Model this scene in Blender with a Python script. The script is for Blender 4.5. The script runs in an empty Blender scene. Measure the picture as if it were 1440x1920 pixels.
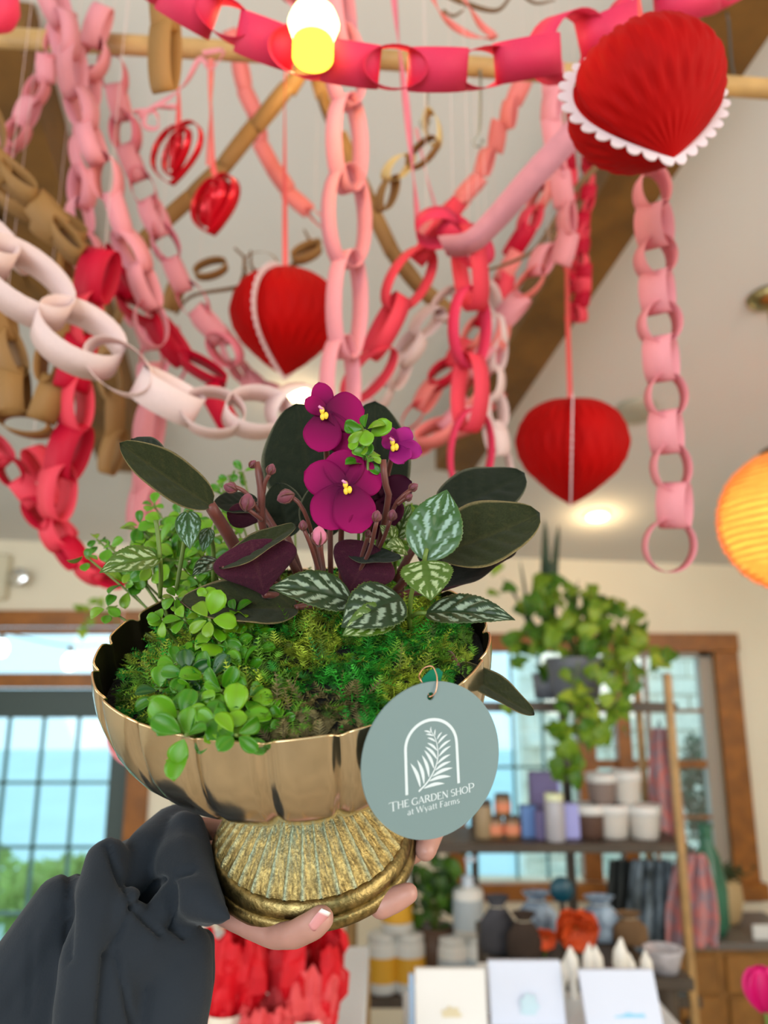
import bpy, math, random
import numpy as np
from mathutils import Vector, Matrix, noise
random.seed(7)
rnd = random.Random(11)
SC = bpy.context.scene
COL = SC.collection
# ------------------------------------------------------------------ camera, light, exposure
F = 1442.0
PITCH = math.radians(13)
EYE = Vector((0, 0, 1.75))
RT = Vector((1, 0, 0)); UP = Vector((0, -math.sin(PITCH), math.cos(PITCH))); FW = Vector((0, math.cos(PITCH), math.sin(PITCH)))
cd = bpy.data.cameras.new('camera'); cam = bpy.data.objects.new('camera', cd); COL.objects.link(cam)
cam.location = EYE; cam.rotation_euler = (math.pi/2 + PITCH, 0, 0)
cd.sensor_fit = 'VERTICAL'; cd.sensor_height = 36; cd.sensor_width = 27
cd.lens = 36*F/1920
cd.clip_start = .02; cd.clip_end = 200
cd.dof.use_dof = True; cd.dof.focus_distance = .395; cd.dof.aperture_fstop = 27.04/4.3
SC.camera = cam
world = bpy.data.worlds.new('world'); SC.world = world; world.use_nodes = True
wb = world.node_tree.nodes['Background']; wb.inputs[0].default_value = (.50, .80, .95, 1); wb.inputs[1].default_value = 1.45
SC.view_settings.view_transform = 'Standard'; SC.view_settings.look = 'None'; SC.view_settings.gamma = 1
SC.view_settings.use_curve_mapping = False; SC.view_settings.exposure = 0.38
SC.cycles.use_denoising = True; SC.cycles.max_bounces = 7; SC.cycles.diffuse_bounces = 4; SC.cycles.glossy_bounces = 3
SC.cycles.transmission_bounces = 5; SC.cycles.transparent_max_bounces = 6; SC.cycles.caustics_reflective = False; SC.cycles.caustics_refractive = False
SC.cycles.sample_clamp_indirect = 4


def light(kind, name, loc, energy, color, target=None, **kw):
    l = bpy.data.lights.new(name, kind); l.energy = energy; l.color = color
    for k, v in kw.items(): setattr(l, k, v)
    o = bpy.data.objects.new(name, l); COL.objects.link(o); o.location = loc
    if target is not None:
        o.rotation_euler = (Vector(target) - Vector(loc)).to_track_quat('-Z', 'Y').to_euler()
    return o


# daylight from windows behind the photographer, plus added fills at both sides
light('AREA', 'daylight_fill', (-1.2, -3.3, 2.0), 88, (.93, .97, 1), (-.1, 2, 1.0), shape='RECTANGLE', size=2.6, size_y=2.0)
light('AREA', 'daylight_fill', (2.85, -.6, 2.2), 64, (1, .92, .80), (0, 1.5, 1.5), shape='RECTANGLE', size=2.4, size_y=1.6)  # added fill, the right wall has no window
light('AREA', 'daylight_fill', (-2.85, .6, 1.9), 22, (.88, .95, 1), (0, 1.4, .9), shape='RECTANGLE', size=2.2, size_y=1.6)  # added fill, the left wall has no window either


# ------------------------------------------------------------------ helpers
def P(px, py, d):
    return EYE + (FW + RT*((px-720)/F) + UP*((960-py)/F))*d
def PY(px, py, Y):
    v = FW + RT*((px-720)/F) + UP*((960-py)/F)
    return EYE + v*(Y/v.y)
def CV(x, y, z):                      # camera-space direction, z towards the camera
    return RT*x + UP*y - FW*z
def proj(w):
    v = w - EYE; d = v.dot(FW); return 720 + F*v.dot(RT)/d, 960 - F*v.dot(UP)/d, d


MATS = {}
def mat(name, col=(.8, .8, .8), rough=.5, metal=0, trans=0, emit=0, attr=False, bump=0, bscale=60, var=0, vscale=8, spec=.5, sheen=0, coat=0, glass=False, bdist=.002, col2=None):
    if name in MATS: return MATS[name]
    m = bpy.data.materials.new(name); m.use_nodes = True; MATS[name] = m
    nt = m.node_tree; N = nt.nodes; L = nt.links; b = N['Principled BSDF']; out = N['Material Output']
    b.inputs['Roughness'].default_value = rough; b.inputs['Metallic'].default_value = metal
    b.inputs['Base Color'].default_value = (*col, 1); b.inputs['Specular IOR Level'].default_value = spec
    if sheen: b.inputs['Sheen Weight'].default_value = sheen; b.inputs['Sheen Roughness'].default_value = .5
    if coat: b.inputs['Coat Weight'].default_value = coat; b.inputs['Coat Roughness'].default_value = .12
    src = None
    if attr:
        a = N.new('ShaderNodeAttribute'); a.attribute_name = 'Col'; src = a.outputs['Color']
    if var or col2:
        tc = N.new('ShaderNodeTexCoord'); nz = N.new('ShaderNodeTexNoise'); nz.inputs['Scale'].default_value = vscale; nz.inputs['Detail'].default_value = 4
        L.new(tc.outputs['Object'], nz.inputs['Vector'])
        mx = N.new('ShaderNodeMix'); mx.data_type = 'RGBA'
        rp = N.new('ShaderNodeMapRange'); rp.inputs[1].default_value = .35; rp.inputs[2].default_value = .65
        L.new(nz.outputs['Fac'], rp.inputs[0]); L.new(rp.outputs[0], mx.inputs[0])
        c2 = col2 or tuple(max(0, c*(1-var)) for c in col)
        mx.inputs[7].default_value = (*c2, 1)
        if src: 
            ml = N.new('ShaderNodeMix'); ml.data_type = 'RGBA'; ml.blend_type = 'MULTIPLY'; ml.inputs[0].default_value = 1
            mx.inputs[6].default_value = (1, 1, 1, 1); mx.inputs[7].default_value = (1-var, 1-var, 1-var, 1)
            L.new(src, ml.inputs[6]); L.new(mx.outputs[2], ml.inputs[7]); src = ml.outputs[2]
        else:
            mx.inputs[6].default_value = (*col, 1); src = mx.outputs[2]
    if src: L.new(src, b.inputs['Base Color'])
    if bump:
        tc2 = N.new('ShaderNodeTexCoord'); n2 = N.new('ShaderNodeTexNoise'); n2.inputs['Scale'].default_value = bscale; n2.inputs['Detail'].default_value = 5
        L.new(tc2.outputs['Object'], n2.inputs['Vector'])
        bp = N.new('ShaderNodeBump'); bp.inputs['Strength'].default_value = bump; bp.inputs['Distance'].default_value = bdist
        L.new(n2.outputs['Fac'], bp.inputs['Height']); L.new(bp.outputs[0], b.inputs['Normal'])
    if emit:
        b.inputs['Emission Color'].default_value = (*col, 1); b.inputs['Emission Strength'].default_value = emit
        if src: L.new(src, b.inputs['Emission Color'])
    if trans:
        tr = N.new('ShaderNodeBsdfTranslucent'); ms = N.new('ShaderNodeMixShader'); ms.inputs[0].default_value = trans
        tr.inputs[0].default_value = (*col, 1)
        if src: L.new(src, tr.inputs[0])
        L.new(b.outputs[0], ms.inputs[1]); L.new(tr.outputs[0], ms.inputs[2]); L.new(ms.outputs[0], out.inputs[0])
    if glass:
        gl = N.new('ShaderNodeBsdfGlossy'); gl.inputs[1].default_value = .03; tp = N.new('ShaderNodeBsdfTransparent'); tp.inputs[0].default_value = (*col, 1)
        ms = N.new('ShaderNodeMixShader'); ms.inputs[0].default_value = .07
        L.new(tp.outputs[0], ms.inputs[1]); L.new(gl.outputs[0], ms.inputs[2]); L.new(ms.outputs[0], out.inputs[0])
    return m


def mesh_of(name, V, Fc, smooth=False, cols=None):
    me = bpy.data.meshes.new(name); me.from_pydata([tuple(v) for v in V], [], Fc)
    if smooth: me.polygons.foreach_set('use_smooth', [True]*len(me.polygons))
    if cols is not None:
        at = me.color_attributes.new('Col', 'FLOAT_COLOR', 'POINT')
        a = np.ones((len(V), 4), np.float32); a[:, :3] = np.array(cols); at.data.foreach_set('color', a.ravel())
    me.update(); return me
def link(name, me, m=None, parent=None, M=None):
    if m is not None and not me.materials: me.materials.append(m)
    o = bpy.data.objects.new(name, me); COL.objects.link(o)
    if parent is not None: o.parent = parent
    if M is not None: setw(o, M)
    return o
WM = {}
def setw(o, M):                       # place by world matrix, also below parents
    WM[o.name] = M.copy()
    p = o.parent
    if p and p.name in WM:
        o.matrix_parent_inverse = WM[p.name].inverted(); o.matrix_basis = M
    else: o.matrix_basis = M
def tag(o, label=None, cat=None, group=None, kind=None):
    if label: o['label'] = label
    if cat: o['category'] = cat
    if group: o['group'] = group
    if kind: o['kind'] = kind
    return o
def thing(name, label, cat, loc, group=None):
    o = bpy.data.objects.new(name, None); COL.objects.link(o); o.empty_display_size = .02
    setw(o, Matrix.Translation(loc)); return tag(o, label, cat, group)
I4 = Matrix.Identity(4)
def wobj(name, V, Fc, m, parent=None, smooth=False, cols=None):     # mesh given in world coordinates; origin moved to its centre
    c = Vector(np.mean(np.array([tuple(v) for v in V]), axis=0))
    me = mesh_of(name, [Vector(v)-c for v in V], Fc, smooth, cols)
    return link(name, me, m, parent, Matrix.Translation(c))
def join(*parts):
    V, Fc = [], []
    for v, f in parts:
        n = len(V); V += [Vector(x) for x in v]; Fc += [tuple(i+n for i in q) for q in f]
    return V, Fc
def box(x0, x1, y0, y1, z0, z1, bev=0):
    if bev:
        b = min(bev, (x1-x0)/3, (y1-y0)/3, (z1-z0)/3); V = []
        for z, i in ((z0, b), (z0+b, 0), (z1-b, 0), (z1, b)):
            X0, X1, Y0, Y1 = x0+i, x1-i, y0+i, y1-i; c = b if not i else b*.5
            V += [(X0+c, Y0, z), (X1-c, Y0, z), (X1, Y0+c, z), (X1, Y1-c, z), (X1-c, Y1, z), (X0+c, Y1, z), (X0, Y1-c, z), (X0, Y0+c, z)]
        Fc = [tuple(range(7, -1, -1)), tuple(range(24, 32))]
        for k in range(3):
            for i in range(8): Fc.append((k*8+i, k*8+(i+1) % 8, k*8+8+(i+1) % 8, k*8+8+i))
        return V, Fc
    V = [(x, y, z) for z in (z0, z1) for x, y in ((x0, y0), (x1, y0), (x1, y1), (x0, y1))]
    return V, [(3, 2, 1, 0), (4, 5, 6, 7), (0, 1, 5, 4), (1, 2, 6, 5), (2, 3, 7, 6), (3, 0, 4, 7)]
def lathe(prof, n=24, close=False):
    V, Fc = [], []
    for r, z in prof:
        for i in range(n):
            a = 2*math.pi*i/n; V.append((r*math.cos(a), r*math.sin(a), z))
    for k in range(len(prof)-1):
        for i in range(n):
            j = (i+1) % n; Fc.append((k*n+i, k*n+j, (k+1)*n+j, (k+1)*n+i))
    if close:
        Fc.append(tuple(range(n-1, -1, -1))); Fc.append(tuple((len(prof)-1)*n+i for i in range(n)))
    return V, Fc
def xf(part, M):
    return [M @ Vector(v) for v in part[0]], part[1]
def frame(o, x, y, z):
    return Matrix(((x[0], y[0], z[0], o[0]), (x[1], y[1], z[1], o[1]), (x[2], y[2], z[2], o[2]), (0, 0, 0, 1)))
def tube(pts, r, n=8, caps=True):
    pts = [Vector(p) for p in pts]; rs = r if isinstance(r, (list, tuple)) else [r]*len(pts)
    V, Fc = [], []; ref = None
    for i, p in enumerate(pts):
        t = (pts[min(i+1, len(pts)-1)] - pts[max(i-1, 0)]).normalized()
        if ref is None:
            ref = t.orthogonal().normalized()
        ref = (ref - t*ref.dot(t)).normalized(); b = t.cross(ref)
        for k in range(n):
            a = 2*math.pi*k/n; V.append(p + (ref*math.cos(a) + b*math.sin(a))*rs[i])
    for i in range(len(pts)-1):
        for k in range(n):
            j = (k+1) % n; Fc.append((i*n+k, i*n+j, (i+1)*n+j, (i+1)*n+k))
    if caps: Fc.append(tuple(range(n-1, -1, -1))); Fc.append(tuple((len(pts)-1)*n+i for i in range(n)))
    return V, Fc
def catmull(pts, m=10):
    p = [Vector(q) for q in pts]; p = [p[0]*2-p[1]] + p + [p[-1]*2-p[-2]]; out = []
    for i in range(1, len(p)-2):
        for k in range(m):
            t = k/m; a, b, c, d = p[i-1], p[i], p[i+1], p[i+2]
            out.append(.5*((2*b) + (c-a)*t + (2*a-5*b+4*c-d)*t*t + (3*b-a-3*c+d)*t**3))
    out.append(p[-2]); return out
def resample(pl, n):
    ls = [0]
    for a, b in zip(pl, pl[1:]): ls.append(ls[-1]+(b-a).length)
    out = []; j = 0
    for i in range(n):
        s = ls[-1]*i/(n-1)
        while j < len(pl)-2 and ls[j+1] < s: j += 1
        t = (s-ls[j])/max(1e-9, ls[j+1]-ls[j]); out.append(pl[j].lerp(pl[j+1], min(1, t)))
    return out, ls[-1]

# ------------------------------------------------------------------ the room
D = 4.6                                # back wall
wall_m = mat('cream_wall_paint', (.90, .82, .66), .85, var=.04, vscale=2, bump=.15, bscale=40)
ceil_m = mat('ceiling_paint', (.70, .68, .655), .9, var=.03, vscale=1.5)
floor_m = mat('floor_boards', (.46, .36, .25), .5, var=.3, vscale=3)
wood_m = mat('orange_stained_wood', (.37, .125, .012), .42, var=.35, vscale=12, bump=.2, bscale=50)
beam_m = mat('timber_beam', (.20, .088, .014), .6, var=.4, vscale=7, bump=.3, bscale=30)
green_m = mat('dark_green_paint', (.055, .085, .085), .5)
jamb_m = mat('pale_sash_paint', (.42, .36, .30), .5)
glass_m = mat('window_glass', (.97, 1, 1), glass=True)
def struct(name, part, m, parent=None):
    o = wobj(name, part[0], part[1], m, parent)
    if parent is None: o['kind'] = 'structure'
    return o
def XZ(px, py, Y=D):
    v = PY(px, py, Y); return v.x, v.z
CE0, CM, CT = 2.555, .27, -.035
def ceil_z(x, y): return CE0 + CM*(D-y) + CT*x
XL, XR, YB = -3.2, 3.2, -3.6
struct('floor', box(XL-.2, XR+.2, YB-.2, D+.2, -.1, 0), floor_m)
def slab(x0, x1, y0, y1, th):
    V = [(x, y, ceil_z(x, y)) for x, y in ((x0, y0), (x1, y0), (x1, y1), (x0, y1))]
    V += [(a, b, c+th) for a, b, c in V]
    return V, [(0, 3, 2, 1), (4, 5, 6, 7), (0, 1, 5, 4), (1, 2, 6, 5), (2, 3, 7, 6), (3, 0, 4, 7)]
struct('ceiling', slab(XL-.2, XR+.2, YB-.2, D+.2, .1), ceil_m)
# openings of the back wall
dx1, dtop = XZ(248, 1345)[0], XZ(120, 1172)[1]         # door opening right edge, head height
drail_b, drail_t = XZ(120, 1290)[1], XZ(120, 1262)[1]
wx0, wx1 = XZ(872, 1450)[0], XZ(1352, 1400)[0]
wtop, wbot = XZ(1270, 1222)[1], XZ(1000, 1652)[1]
def wallbox(a, b, c, d): return box(a, b, D, D+.14, c, d)
zt = 3.0
dx0 = dx1-1.55
struct('wall_back', join(wallbox(XL, dx0, 0, zt), wallbox(dx0, dx1, dtop, zt), wallbox(dx1, wx0, 0, zt), wallbox(wx0, wx1, 0, wbot), wallbox(wx0, wx1, wtop, zt), wallbox(wx1, XR, 0, zt)), wall_m)
def sidewall(x0, x1):
    V = []
    for y in (YB, D): V += [(x0, y, 0), (x1, y, 0), (x1, y, ceil_z(x1, y)), (x0, y, ceil_z(x0, y))]
    return V, [(0, 1, 2, 3), (7, 6, 5, 4), (0, 4, 5, 1), (1, 5, 6, 2), (2, 6, 7, 3), (3, 7, 4, 0)]
struct('wall_left', sidewall(XL-.14, XL), wall_m)
struct('wall_right', sidewall(XR, XR+.14), wall_m)
struct('wall_front', join(box(XL, -2.6, YB-.14, YB, 0, 4.9), box(-2.6, 2.6, YB-.14, YB, 0, .9), box(-2.6, 2.6, YB-.14, YB, 3.0, 4.9), box(2.6, XR, YB-.14, YB, 0, 4.9), box(-.15, .15, YB-.14, YB, .9, 3.0)), wall_m)
# door_1: timber frame, transom, dark green glazed leaf
door = bpy.data.objects.new('door_1', None); COL.objects.link(door); setw(door, Matrix.Translation((dx1-.7, D, 0))); door['kind'] = 'structure'
struct('door_frame', join(box(dx0-.1, dx1+.16, D-.03, D+.02, dtop-.01, dtop+.085, .004), box(dx1, dx1+.125, D-.03, D+.02, 0, dtop, .004), box(dx0-.1, dx0, D-.03, D+.02, 0, dtop, .004),
       box(dx0, dx1, D-.025, D+.1, drail_b, drail_t, .004), box(dx0, dx1, D+.03, D+.1, dtop-.05, dtop-.012)), wood_m, door)
struct('transom_glass', box(dx0, dx1, D+.06, D+.066, drail_t, dtop-.02), glass_m, door)
dg1, dgt = XZ(206, 1400)[0], XZ(120, 1346)[1]
leaf_door = struct('door_leaf', join(box(dx0, dx1, D+.02, D+.065, dgt, drail_b-.005, .003), box(dg1, dx1-.005, D+.02, D+.065, 0, dgt, .003), box(dx0, dx0+.12, D+.02, D+.065, 0, dgt, .003), box(dx0+.12, dg1, D+.02, D+.065, 0, .35, .003)), green_m, door)
struct('door_glass', box(dx0+.12, dg1, D+.04, D+.046, .35, dgt), glass_m, door)
munt_m = mat('teal_muntin', (.10, .22, .22), .5)
for pxm in (135, 68, 2, -62, -126):
    x = XZ(pxm, 1450)[0]; wobj('muntin', *box(x-.008, x+.008, D+.03, D+.056, .35, dgt), munt_m, leaf_door)
for pym in (1469, 1591, 1717, 1850):
    z = XZ(100, pym)[1]; wobj('muntin', *box(dx0+.12, dg1, D+.03, D+.056, z-.008, z+.008), munt_m, leaf_door)
# window_1: three lights with timber mullions
win = bpy.data.objects.new('window_1', None); COL.objects.link(win); setw(win, Matrix.Translation(((wx0+wx1)/2, D, wbot))); win['kind'] = 'structure'
cw = .13
struct('window_frame', join(box(wx0-.10, wx1+.15, D-.03, D+.02, wtop, wtop+.105, .004), box(wx1, wx1+.14, D-.03, D+.02, wbot-.1, wtop, .004), box(wx0-.1, wx0, D-.03, D+.02, wbot-.1, wtop, .004),
       box(wx0-.12, wx1+.17, D-.06, D+.02, wbot-.09, wbot-.004, .006)), wood_m, win)
m1a, m1b = XZ(1086, 1450)[0], XZ(1120, 1450)[0]; m2a, m2b = XZ(1163, 1450)[0], XZ(1190, 1450)[0]; m3 = XZ(1328, 1400)[0]
struct('window_mullion', join(box(m1a, m1b, D-.01, D+.09, wbot, wtop, .003)), wood_m, win)
struct('window_mullion', join(box(m2a, m2b, D, D+.09, wbot, wtop, .003)), wood_m, win)
struct('window_jamb', join(box(m3, wx1, D+.03, D+.1, wbot, wtop, .003), box(m2b, wx1, D+.03, D+.1, wtop-.03, wtop, .003)), jamb_m, win)
for a, b in ((wx0, m1a), (m1b, m2a), (m2b, m3)):
    struct('pane', box(a, b, D+.06, D+.066, wbot, wtop), glass_m, win)
for pyy, t in ((1333, .009), (1434, .022), (1535, .009), (1600, .009)):
    z = XZ(1260, pyy)[1]
    for a, b in ((m1b, m2a), (m2b, m3)): wobj('glazing_bar', *box(a, b, D+.04, D+.078, z-t, z+t), wood_m, win)
x = XZ(1225, 1400)[0]; wobj('glazing_bar', *box(x-.008, x+.008, D+.035, D+.08, wbot, wtop), wood_m, win)
for pxx in (965, 1022):
    x = XZ(pxx, 1400)[0]; wobj('glazing_bar', *box(x-.006, x+.006, D+.035, D+.08, wbot, wtop), munt_m, win)
z = XZ(1000, 1440)[1]; wobj('glazing_bar', *box(wx0, m1a, D+.04, D+.078, z-.007, z+.007), munt_m, win)
# ceiling timbers
def ceil_hit(px, py, off=0):
    v = FW + RT*((px-720)/F) + UP*((960-py)/F)
    t = (CE0 + CM*D - off - EYE.z)/(v.z + CM*v.y + (-CT)*v.x)
    return EYE + v*t
def beam(a, b, w, h, label):
    d = (b-a).normalized(); n = Vector((-CT, CM, 1)).normalized(); s = d.cross(n).normalized(); n = s.cross(d)
    V = [p + s*sx*w/2 + n*sz for p in (a, b) for sx, sz in ((-1, -h*.1), (1, -h*.1), (1, h), (-1, h))]
    o = wobj('trim_1' if 'right' in label else 'trim_2', V, [(0, 1, 2, 3), (7, 6, 5, 4), (0, 4, 5, 1), (1, 5, 6, 2), (2, 6, 7, 3), (3, 7, 4, 0)], beam_m)
    tag(o, label, None, None, 'structure')
beam(ceil_hit(1450, -70, .15), ceil_hit(850, 880, .15), .17, .15, 'honey timber rafter crossing the ceiling on the right')
beam(ceil_hit(-45, 60, .15), ceil_hit(232, 880, .15), .20, .15, 'honey timber rafter crossing the ceiling on the left')
beam(ceil_hit(-130, 300, .15), ceil_hit(30, 560, .15), .16, .15, 'honey timber rafter at the left edge')
# outside
stone_m = mat('pale_stone_wall', (.92, .84, .72), .9, var=.15, vscale=14)
glare_paving_m = mat('glare_pale_paving', (.55, .72, .74), .9, var=.1, vscale=.5)  # pale cyan puts the blown-out outdoor glare into the ground colour
struct('ground', box(-14, 14, D+.3, 26, -.25, -.15), glare_paving_m)
STN = []
for r in range(22):
    for c in range(16):
        x0 = 1.35 + c*.3 - (r % 2)*.15; z0 = -.1+r*.15
        STN.append(box(x0+.006, x0+.294, 7.0+rnd.uniform(-.01, .01), 7.3, z0+.006, z0+.144, .01))
o = struct('wall_outside', join(box(1.2, 6.5, 7.04, 7.3, -.15, 3.3), *STN), stone_m)

def blob_bush(name, label, c, R, n, size, m, cat='bush', trunk=None):
    t = thing(name, label, cat, (c[0], c[1], max(0, c[2]-R[2])))
    V, Fc = [], []
    for i in range(n):
        u = Vector((rnd.gauss(0, 1), rnd.gauss(0, 1), rnd.gauss(0, 1))).normalized()*rnd.uniform(.55, 1)
        p = Vector((c[0]+u.x*R[0], c[1]+u.y*R[1], c[2]+u.z*R[2]))
        a = Vector((rnd.gauss(0, 1), rnd.gauss(0, 1), rnd.gauss(0, 1))).normalized(); b = a.orthogonal().normalized(); k = len(V)
        s = size*rnd.uniform(.6, 1.3)
        V += [p-a*s, p+b*s*.45, p+a*s, p-b*s*.45]; Fc.append((k, k+1, k+2, k+3))
    f = wobj('foliage', V, Fc, m, t); f['kind'] = 'stuff'
    wobj('trunk', *tube([(c[0], c[1], -.15), (c[0]+.03, c[1], c[2])], R[0]*.07+.02), mat('bark', (.12, .08, .05), .9), t)
    return t
bush_m = mat('bush_leaves', (.42, .62, .16), .7, trans=.4, var=.4, vscale=3)
dk_m = mat('conifer_leaves', (.05, .12, .08), .8, trans=.15, var=.4, vscale=4)
blob_bush('shrub', 'yellow green shrub seen low through the glazed door', (-2.35, 6.4, .22), (.9, .4, .26), 900, .08, bush_m)
blob_bush('shrub', 'sunlit shrub beyond the door at the left edge of the picture', (-3.9, 7.2, .3), (.7, .4, .32), 700, .08, bush_m)
blob_bush('conifer', 'dark conifer seen through the right window pane', (2.38, 6.1, 1.0), (.15, .16, .45), 500, .05, dk_m, 'tree')
blob_bush('conifer', 'slim conifer at the right side of the window pane', (2.72, 6.1, .9), (.1, .1, .5), 400, .05, dk_m, 'tree')

# ------------------------------------------------------------------ leaves
def prof_violet(v): return max(0, math.sin(math.pi*v**.85))**.55
def prof_pilea(v): return (max(0, math.sin(math.pi*min(1, v)**.72))**.85)*(1 if v < .8 else 1-(v-.8)*1.2)
def prof_small(v): return max(0, math.sin(math.pi*v**1.35))**.6
def prof_petal(v): return max(0, math.sin(math.pi*(.08+.92*v)**1.25))**.55
def prof_heart(v): return (max(0, math.sin(math.pi*(v*.94+.06)**.6))**.75)*(1-.25*v)
def prof_blade(v): return (min(1, v*6+.4))*(1-v)**.5
def leaf_mesh(name, prof, W, nu, nv, bend0=0, bend=0, cup=0, wave=0, serr=0, nserr=14, thick=.012, ctop=None, cbot=None, quilt=0, nq=6, fold=0, tipcup=0):
    """unit-length leaf along +Y, normal +Z; W = width / length"""
    cy = [0.0]; cz = [0.0]
    for j in range(nv):
        a = bend0 + bend*((j+.5)/nv)**1.5; cy.append(cy[-1]+math.cos(a)/nv); cz.append(cz[-1]+math.sin(a)/nv)
    ang = math.atan2(cz[-1], cy[-1]); Ln = math.hypot(cy[-1], cz[-1])
    top, ct, cb = [], [], []
    for j in range(nv+1):
        v = j/nv; a = bend0 + bend*v**1.5
        for i in range(nu+1):
            u = -1+2*i/nu; h = W/2*prof(v)
            e = 1
            if serr: e = 1 + serr*((v*nserr) % 1.0 - .5)*abs(u)**3
            x = u*h*e
            z = cup*abs(u)**1.8*h + fold*abs(u)*h + wave*math.sin(v*11+ (1 if u > 0 else 2.2))*u*u*W
            if quilt:
                ph = (v*nq - abs(u)*1.3) % 1.0
                z += quilt*W*(math.sin(math.pi*ph)**.7)*(1-abs(u)**4)*min(1, abs(u)*5)*math.sin(math.pi*min(1, v*1.05))
            y = cy[j] - math.sin(a)*z; zz = cz[j] + math.cos(a)*z
            Y = (y*math.cos(-ang) - zz*math.sin(-ang))/Ln; Z = (y*math.sin(-ang) + zz*math.cos(-ang))/Ln
            top.append((x, Y, Z)); ct.append(ctop(u, v)); cb.append(cbot(u, v) if cbot else ctop(u, v))
    n = len(top); W1 = nu+1; V = list(top); Fc = []
    V += [(x, y, z-thick*(1-.6*abs(-1+2*(k % W1)/nu)**2)) for k, (x, y, z) in enumerate(top)]
    for j in range(nv):
        for i in range(nu):
            a = j*W1+i; Fc.append((a, a+1, a+1+W1, a+W1)); Fc.append((n+a, n+a+W1, n+a+1+W1, n+a+1))
    for j in range(nv):
        a = j*W1; Fc.append((a, a+W1, n+a+W1, n+a)); a += nu; Fc.append((a, n+a, n+a+W1, a+W1))
    for i in range(nu):
        a = nv*W1+i; Fc.append((a, a+1, n+a+1, n+a))
        a = i; Fc.append((a, n+a, n+a+1, a+1))
    return mesh_of(name, V, Fc, True, ct+cb)
def leaf_matrix(B, T, nrm, wscale=1):
    y = (T-B); L = y.length; y = y/L; z = (nrm - y*nrm.dot(y)).normalized(); x = y.cross(z)
    return frame(B, x*L*wscale, y*L, z*L)
def mixc(a, b, t): return tuple(a[k]*(1-t)+b[k]*t for k in range(3))

# ------------------------------------------------------------------ the footed bowl
K = .42/F
T_, R_ = math.radians(15.8), math.radians(-2.5)
BA = CV(math.sin(R_)*math.cos(T_), math.cos(R_)*math.cos(T_), math.sin(T_)).normalized()
BX = CV(math.cos(R_), -math.sin(R_), 0).normalized(); BY = BA.cross(BX).normalized()
BC = P(554, 1192, .42)
def BW(x, y, z): return BC + (BX*x + BY*y + BA*z)*K
def rim_hit(px, py, h=0):
    v = FW + RT*((px-720)/F) + UP*((960-py)/F); o = BC + BA*h*K
    return EYE + v*((o-EYE).dot(BA)/v.dot(BA))
BM = frame(BC, BX*K, BY*K, BA*K)
bowl_m = mat('brushed_champagne_metal', (.74, .63, .45), .18, 1, var=.12, vscale=.012, bump=.08, bscale=.035, bdist=.0006)
foot_m = mat('antiqued_gold_metal', (.46, .29, .06), .42, 1, vscale=.03, bump=.8, bscale=.16, bdist=.0007, col2=(.17, .12, .04))
rimm_m = mat('polished_brass_rim', (.85, .62, .35), .2, 1)
dark_in = mat('dark_bowl_inside', (.05, .035, .02), .5, .8)  # inside coloured far darker than the outside
bowl_t = thing('footed_bowl', 'champagne gold fluted metal bowl on a ribbed antique gold foot held up in a hand', 'bowl', BW(0, 0, -468))
setw(bowl_t, frame(BW(0, 0, -468), BX, BY, BA))
NL = 20; NA = NL*16
def lobe(th):
    c = abs(math.sin(NL*th/2 + .3)); return 1-math.exp(-(c/.26)**2)*.9-.25*(1-c)**2
BP = [(362, 0), (363, -22), (362, -50), (358, -78), (351, -105), (341, -130), (327, -154), (309, -176), (288, -195), (262, -212), (232, -227), (198, -240), (160, -252), (118, -262), (72, -270)]
V, Fc = [], []
def ringpt(r, z, k, flute, dent=True):
    th = 2*math.pi*k/NA; d = flute*(lobe(th)-1)
    if dent: d += 3.0*noise.noise(Vector((math.cos(th)*4, math.sin(th)*4, z*.02))) + 1.9*noise.noise(Vector((math.cos(th)*15, math.sin(th)*15, z*.045)))*min(1, max(0, (-z-40)/60))
    return ((r+d)*math.cos(th), (r+d)*math.sin(th), z + (9*(lobe(th)-.7) if z > -15 else 0))
for r, z in BP:
    fl = 12*min(1, r/230.) if z < -15 else 9
    for k in range(NA): V.append(ringpt(r, z, k, fl))
nb = len(BP)
for s in range(nb-1):
    for k in range(NA):
        j = (k+1) % NA; Fc.append((s*NA+k, (s+1)*NA+k, (s+1)*NA+j, s*NA+j))
link('bowl', mesh_of('bowl', V, Fc, True), bowl_m, bowl_t, BM)
V, Fc = [], []
for r, z in BP[:10]:
    for k in range(NA): x, y, zz = ringpt(r, z, k, 9); V.append((x*.988, y*.988, zz))
for s in range(9):
    for k in range(NA):
        j = (k+1) % NA; Fc.append((s*NA+k, s*NA+j, (s+1)*NA+j, (s+1)*NA+k))
link('lining', mesh_of('lining', V, Fc, True), dark_in, bowl_t, BM)
V, Fc = [], []
for k in range(NA):
    x, y, z = ringpt(362, 0, k, 9)
    for q in range(6):
        a = q*math.pi/3; s = (1 + .0065*math.cos(a)) - .006; V.append((x*s, y*s, z+2.0*math.sin(a)))
for k in range(NA):
    for q in range(6):
        a, b = k*6+q, k*6+(q+1) % 6; c, d = ((k+1) % NA)*6+(q+1) % 6, ((k+1) % NA)*6+q; Fc.append((a, d, c, b))
link('rim', mesh_of('rim', V, Fc, True), rimm_m, bowl_t, BM)
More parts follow.
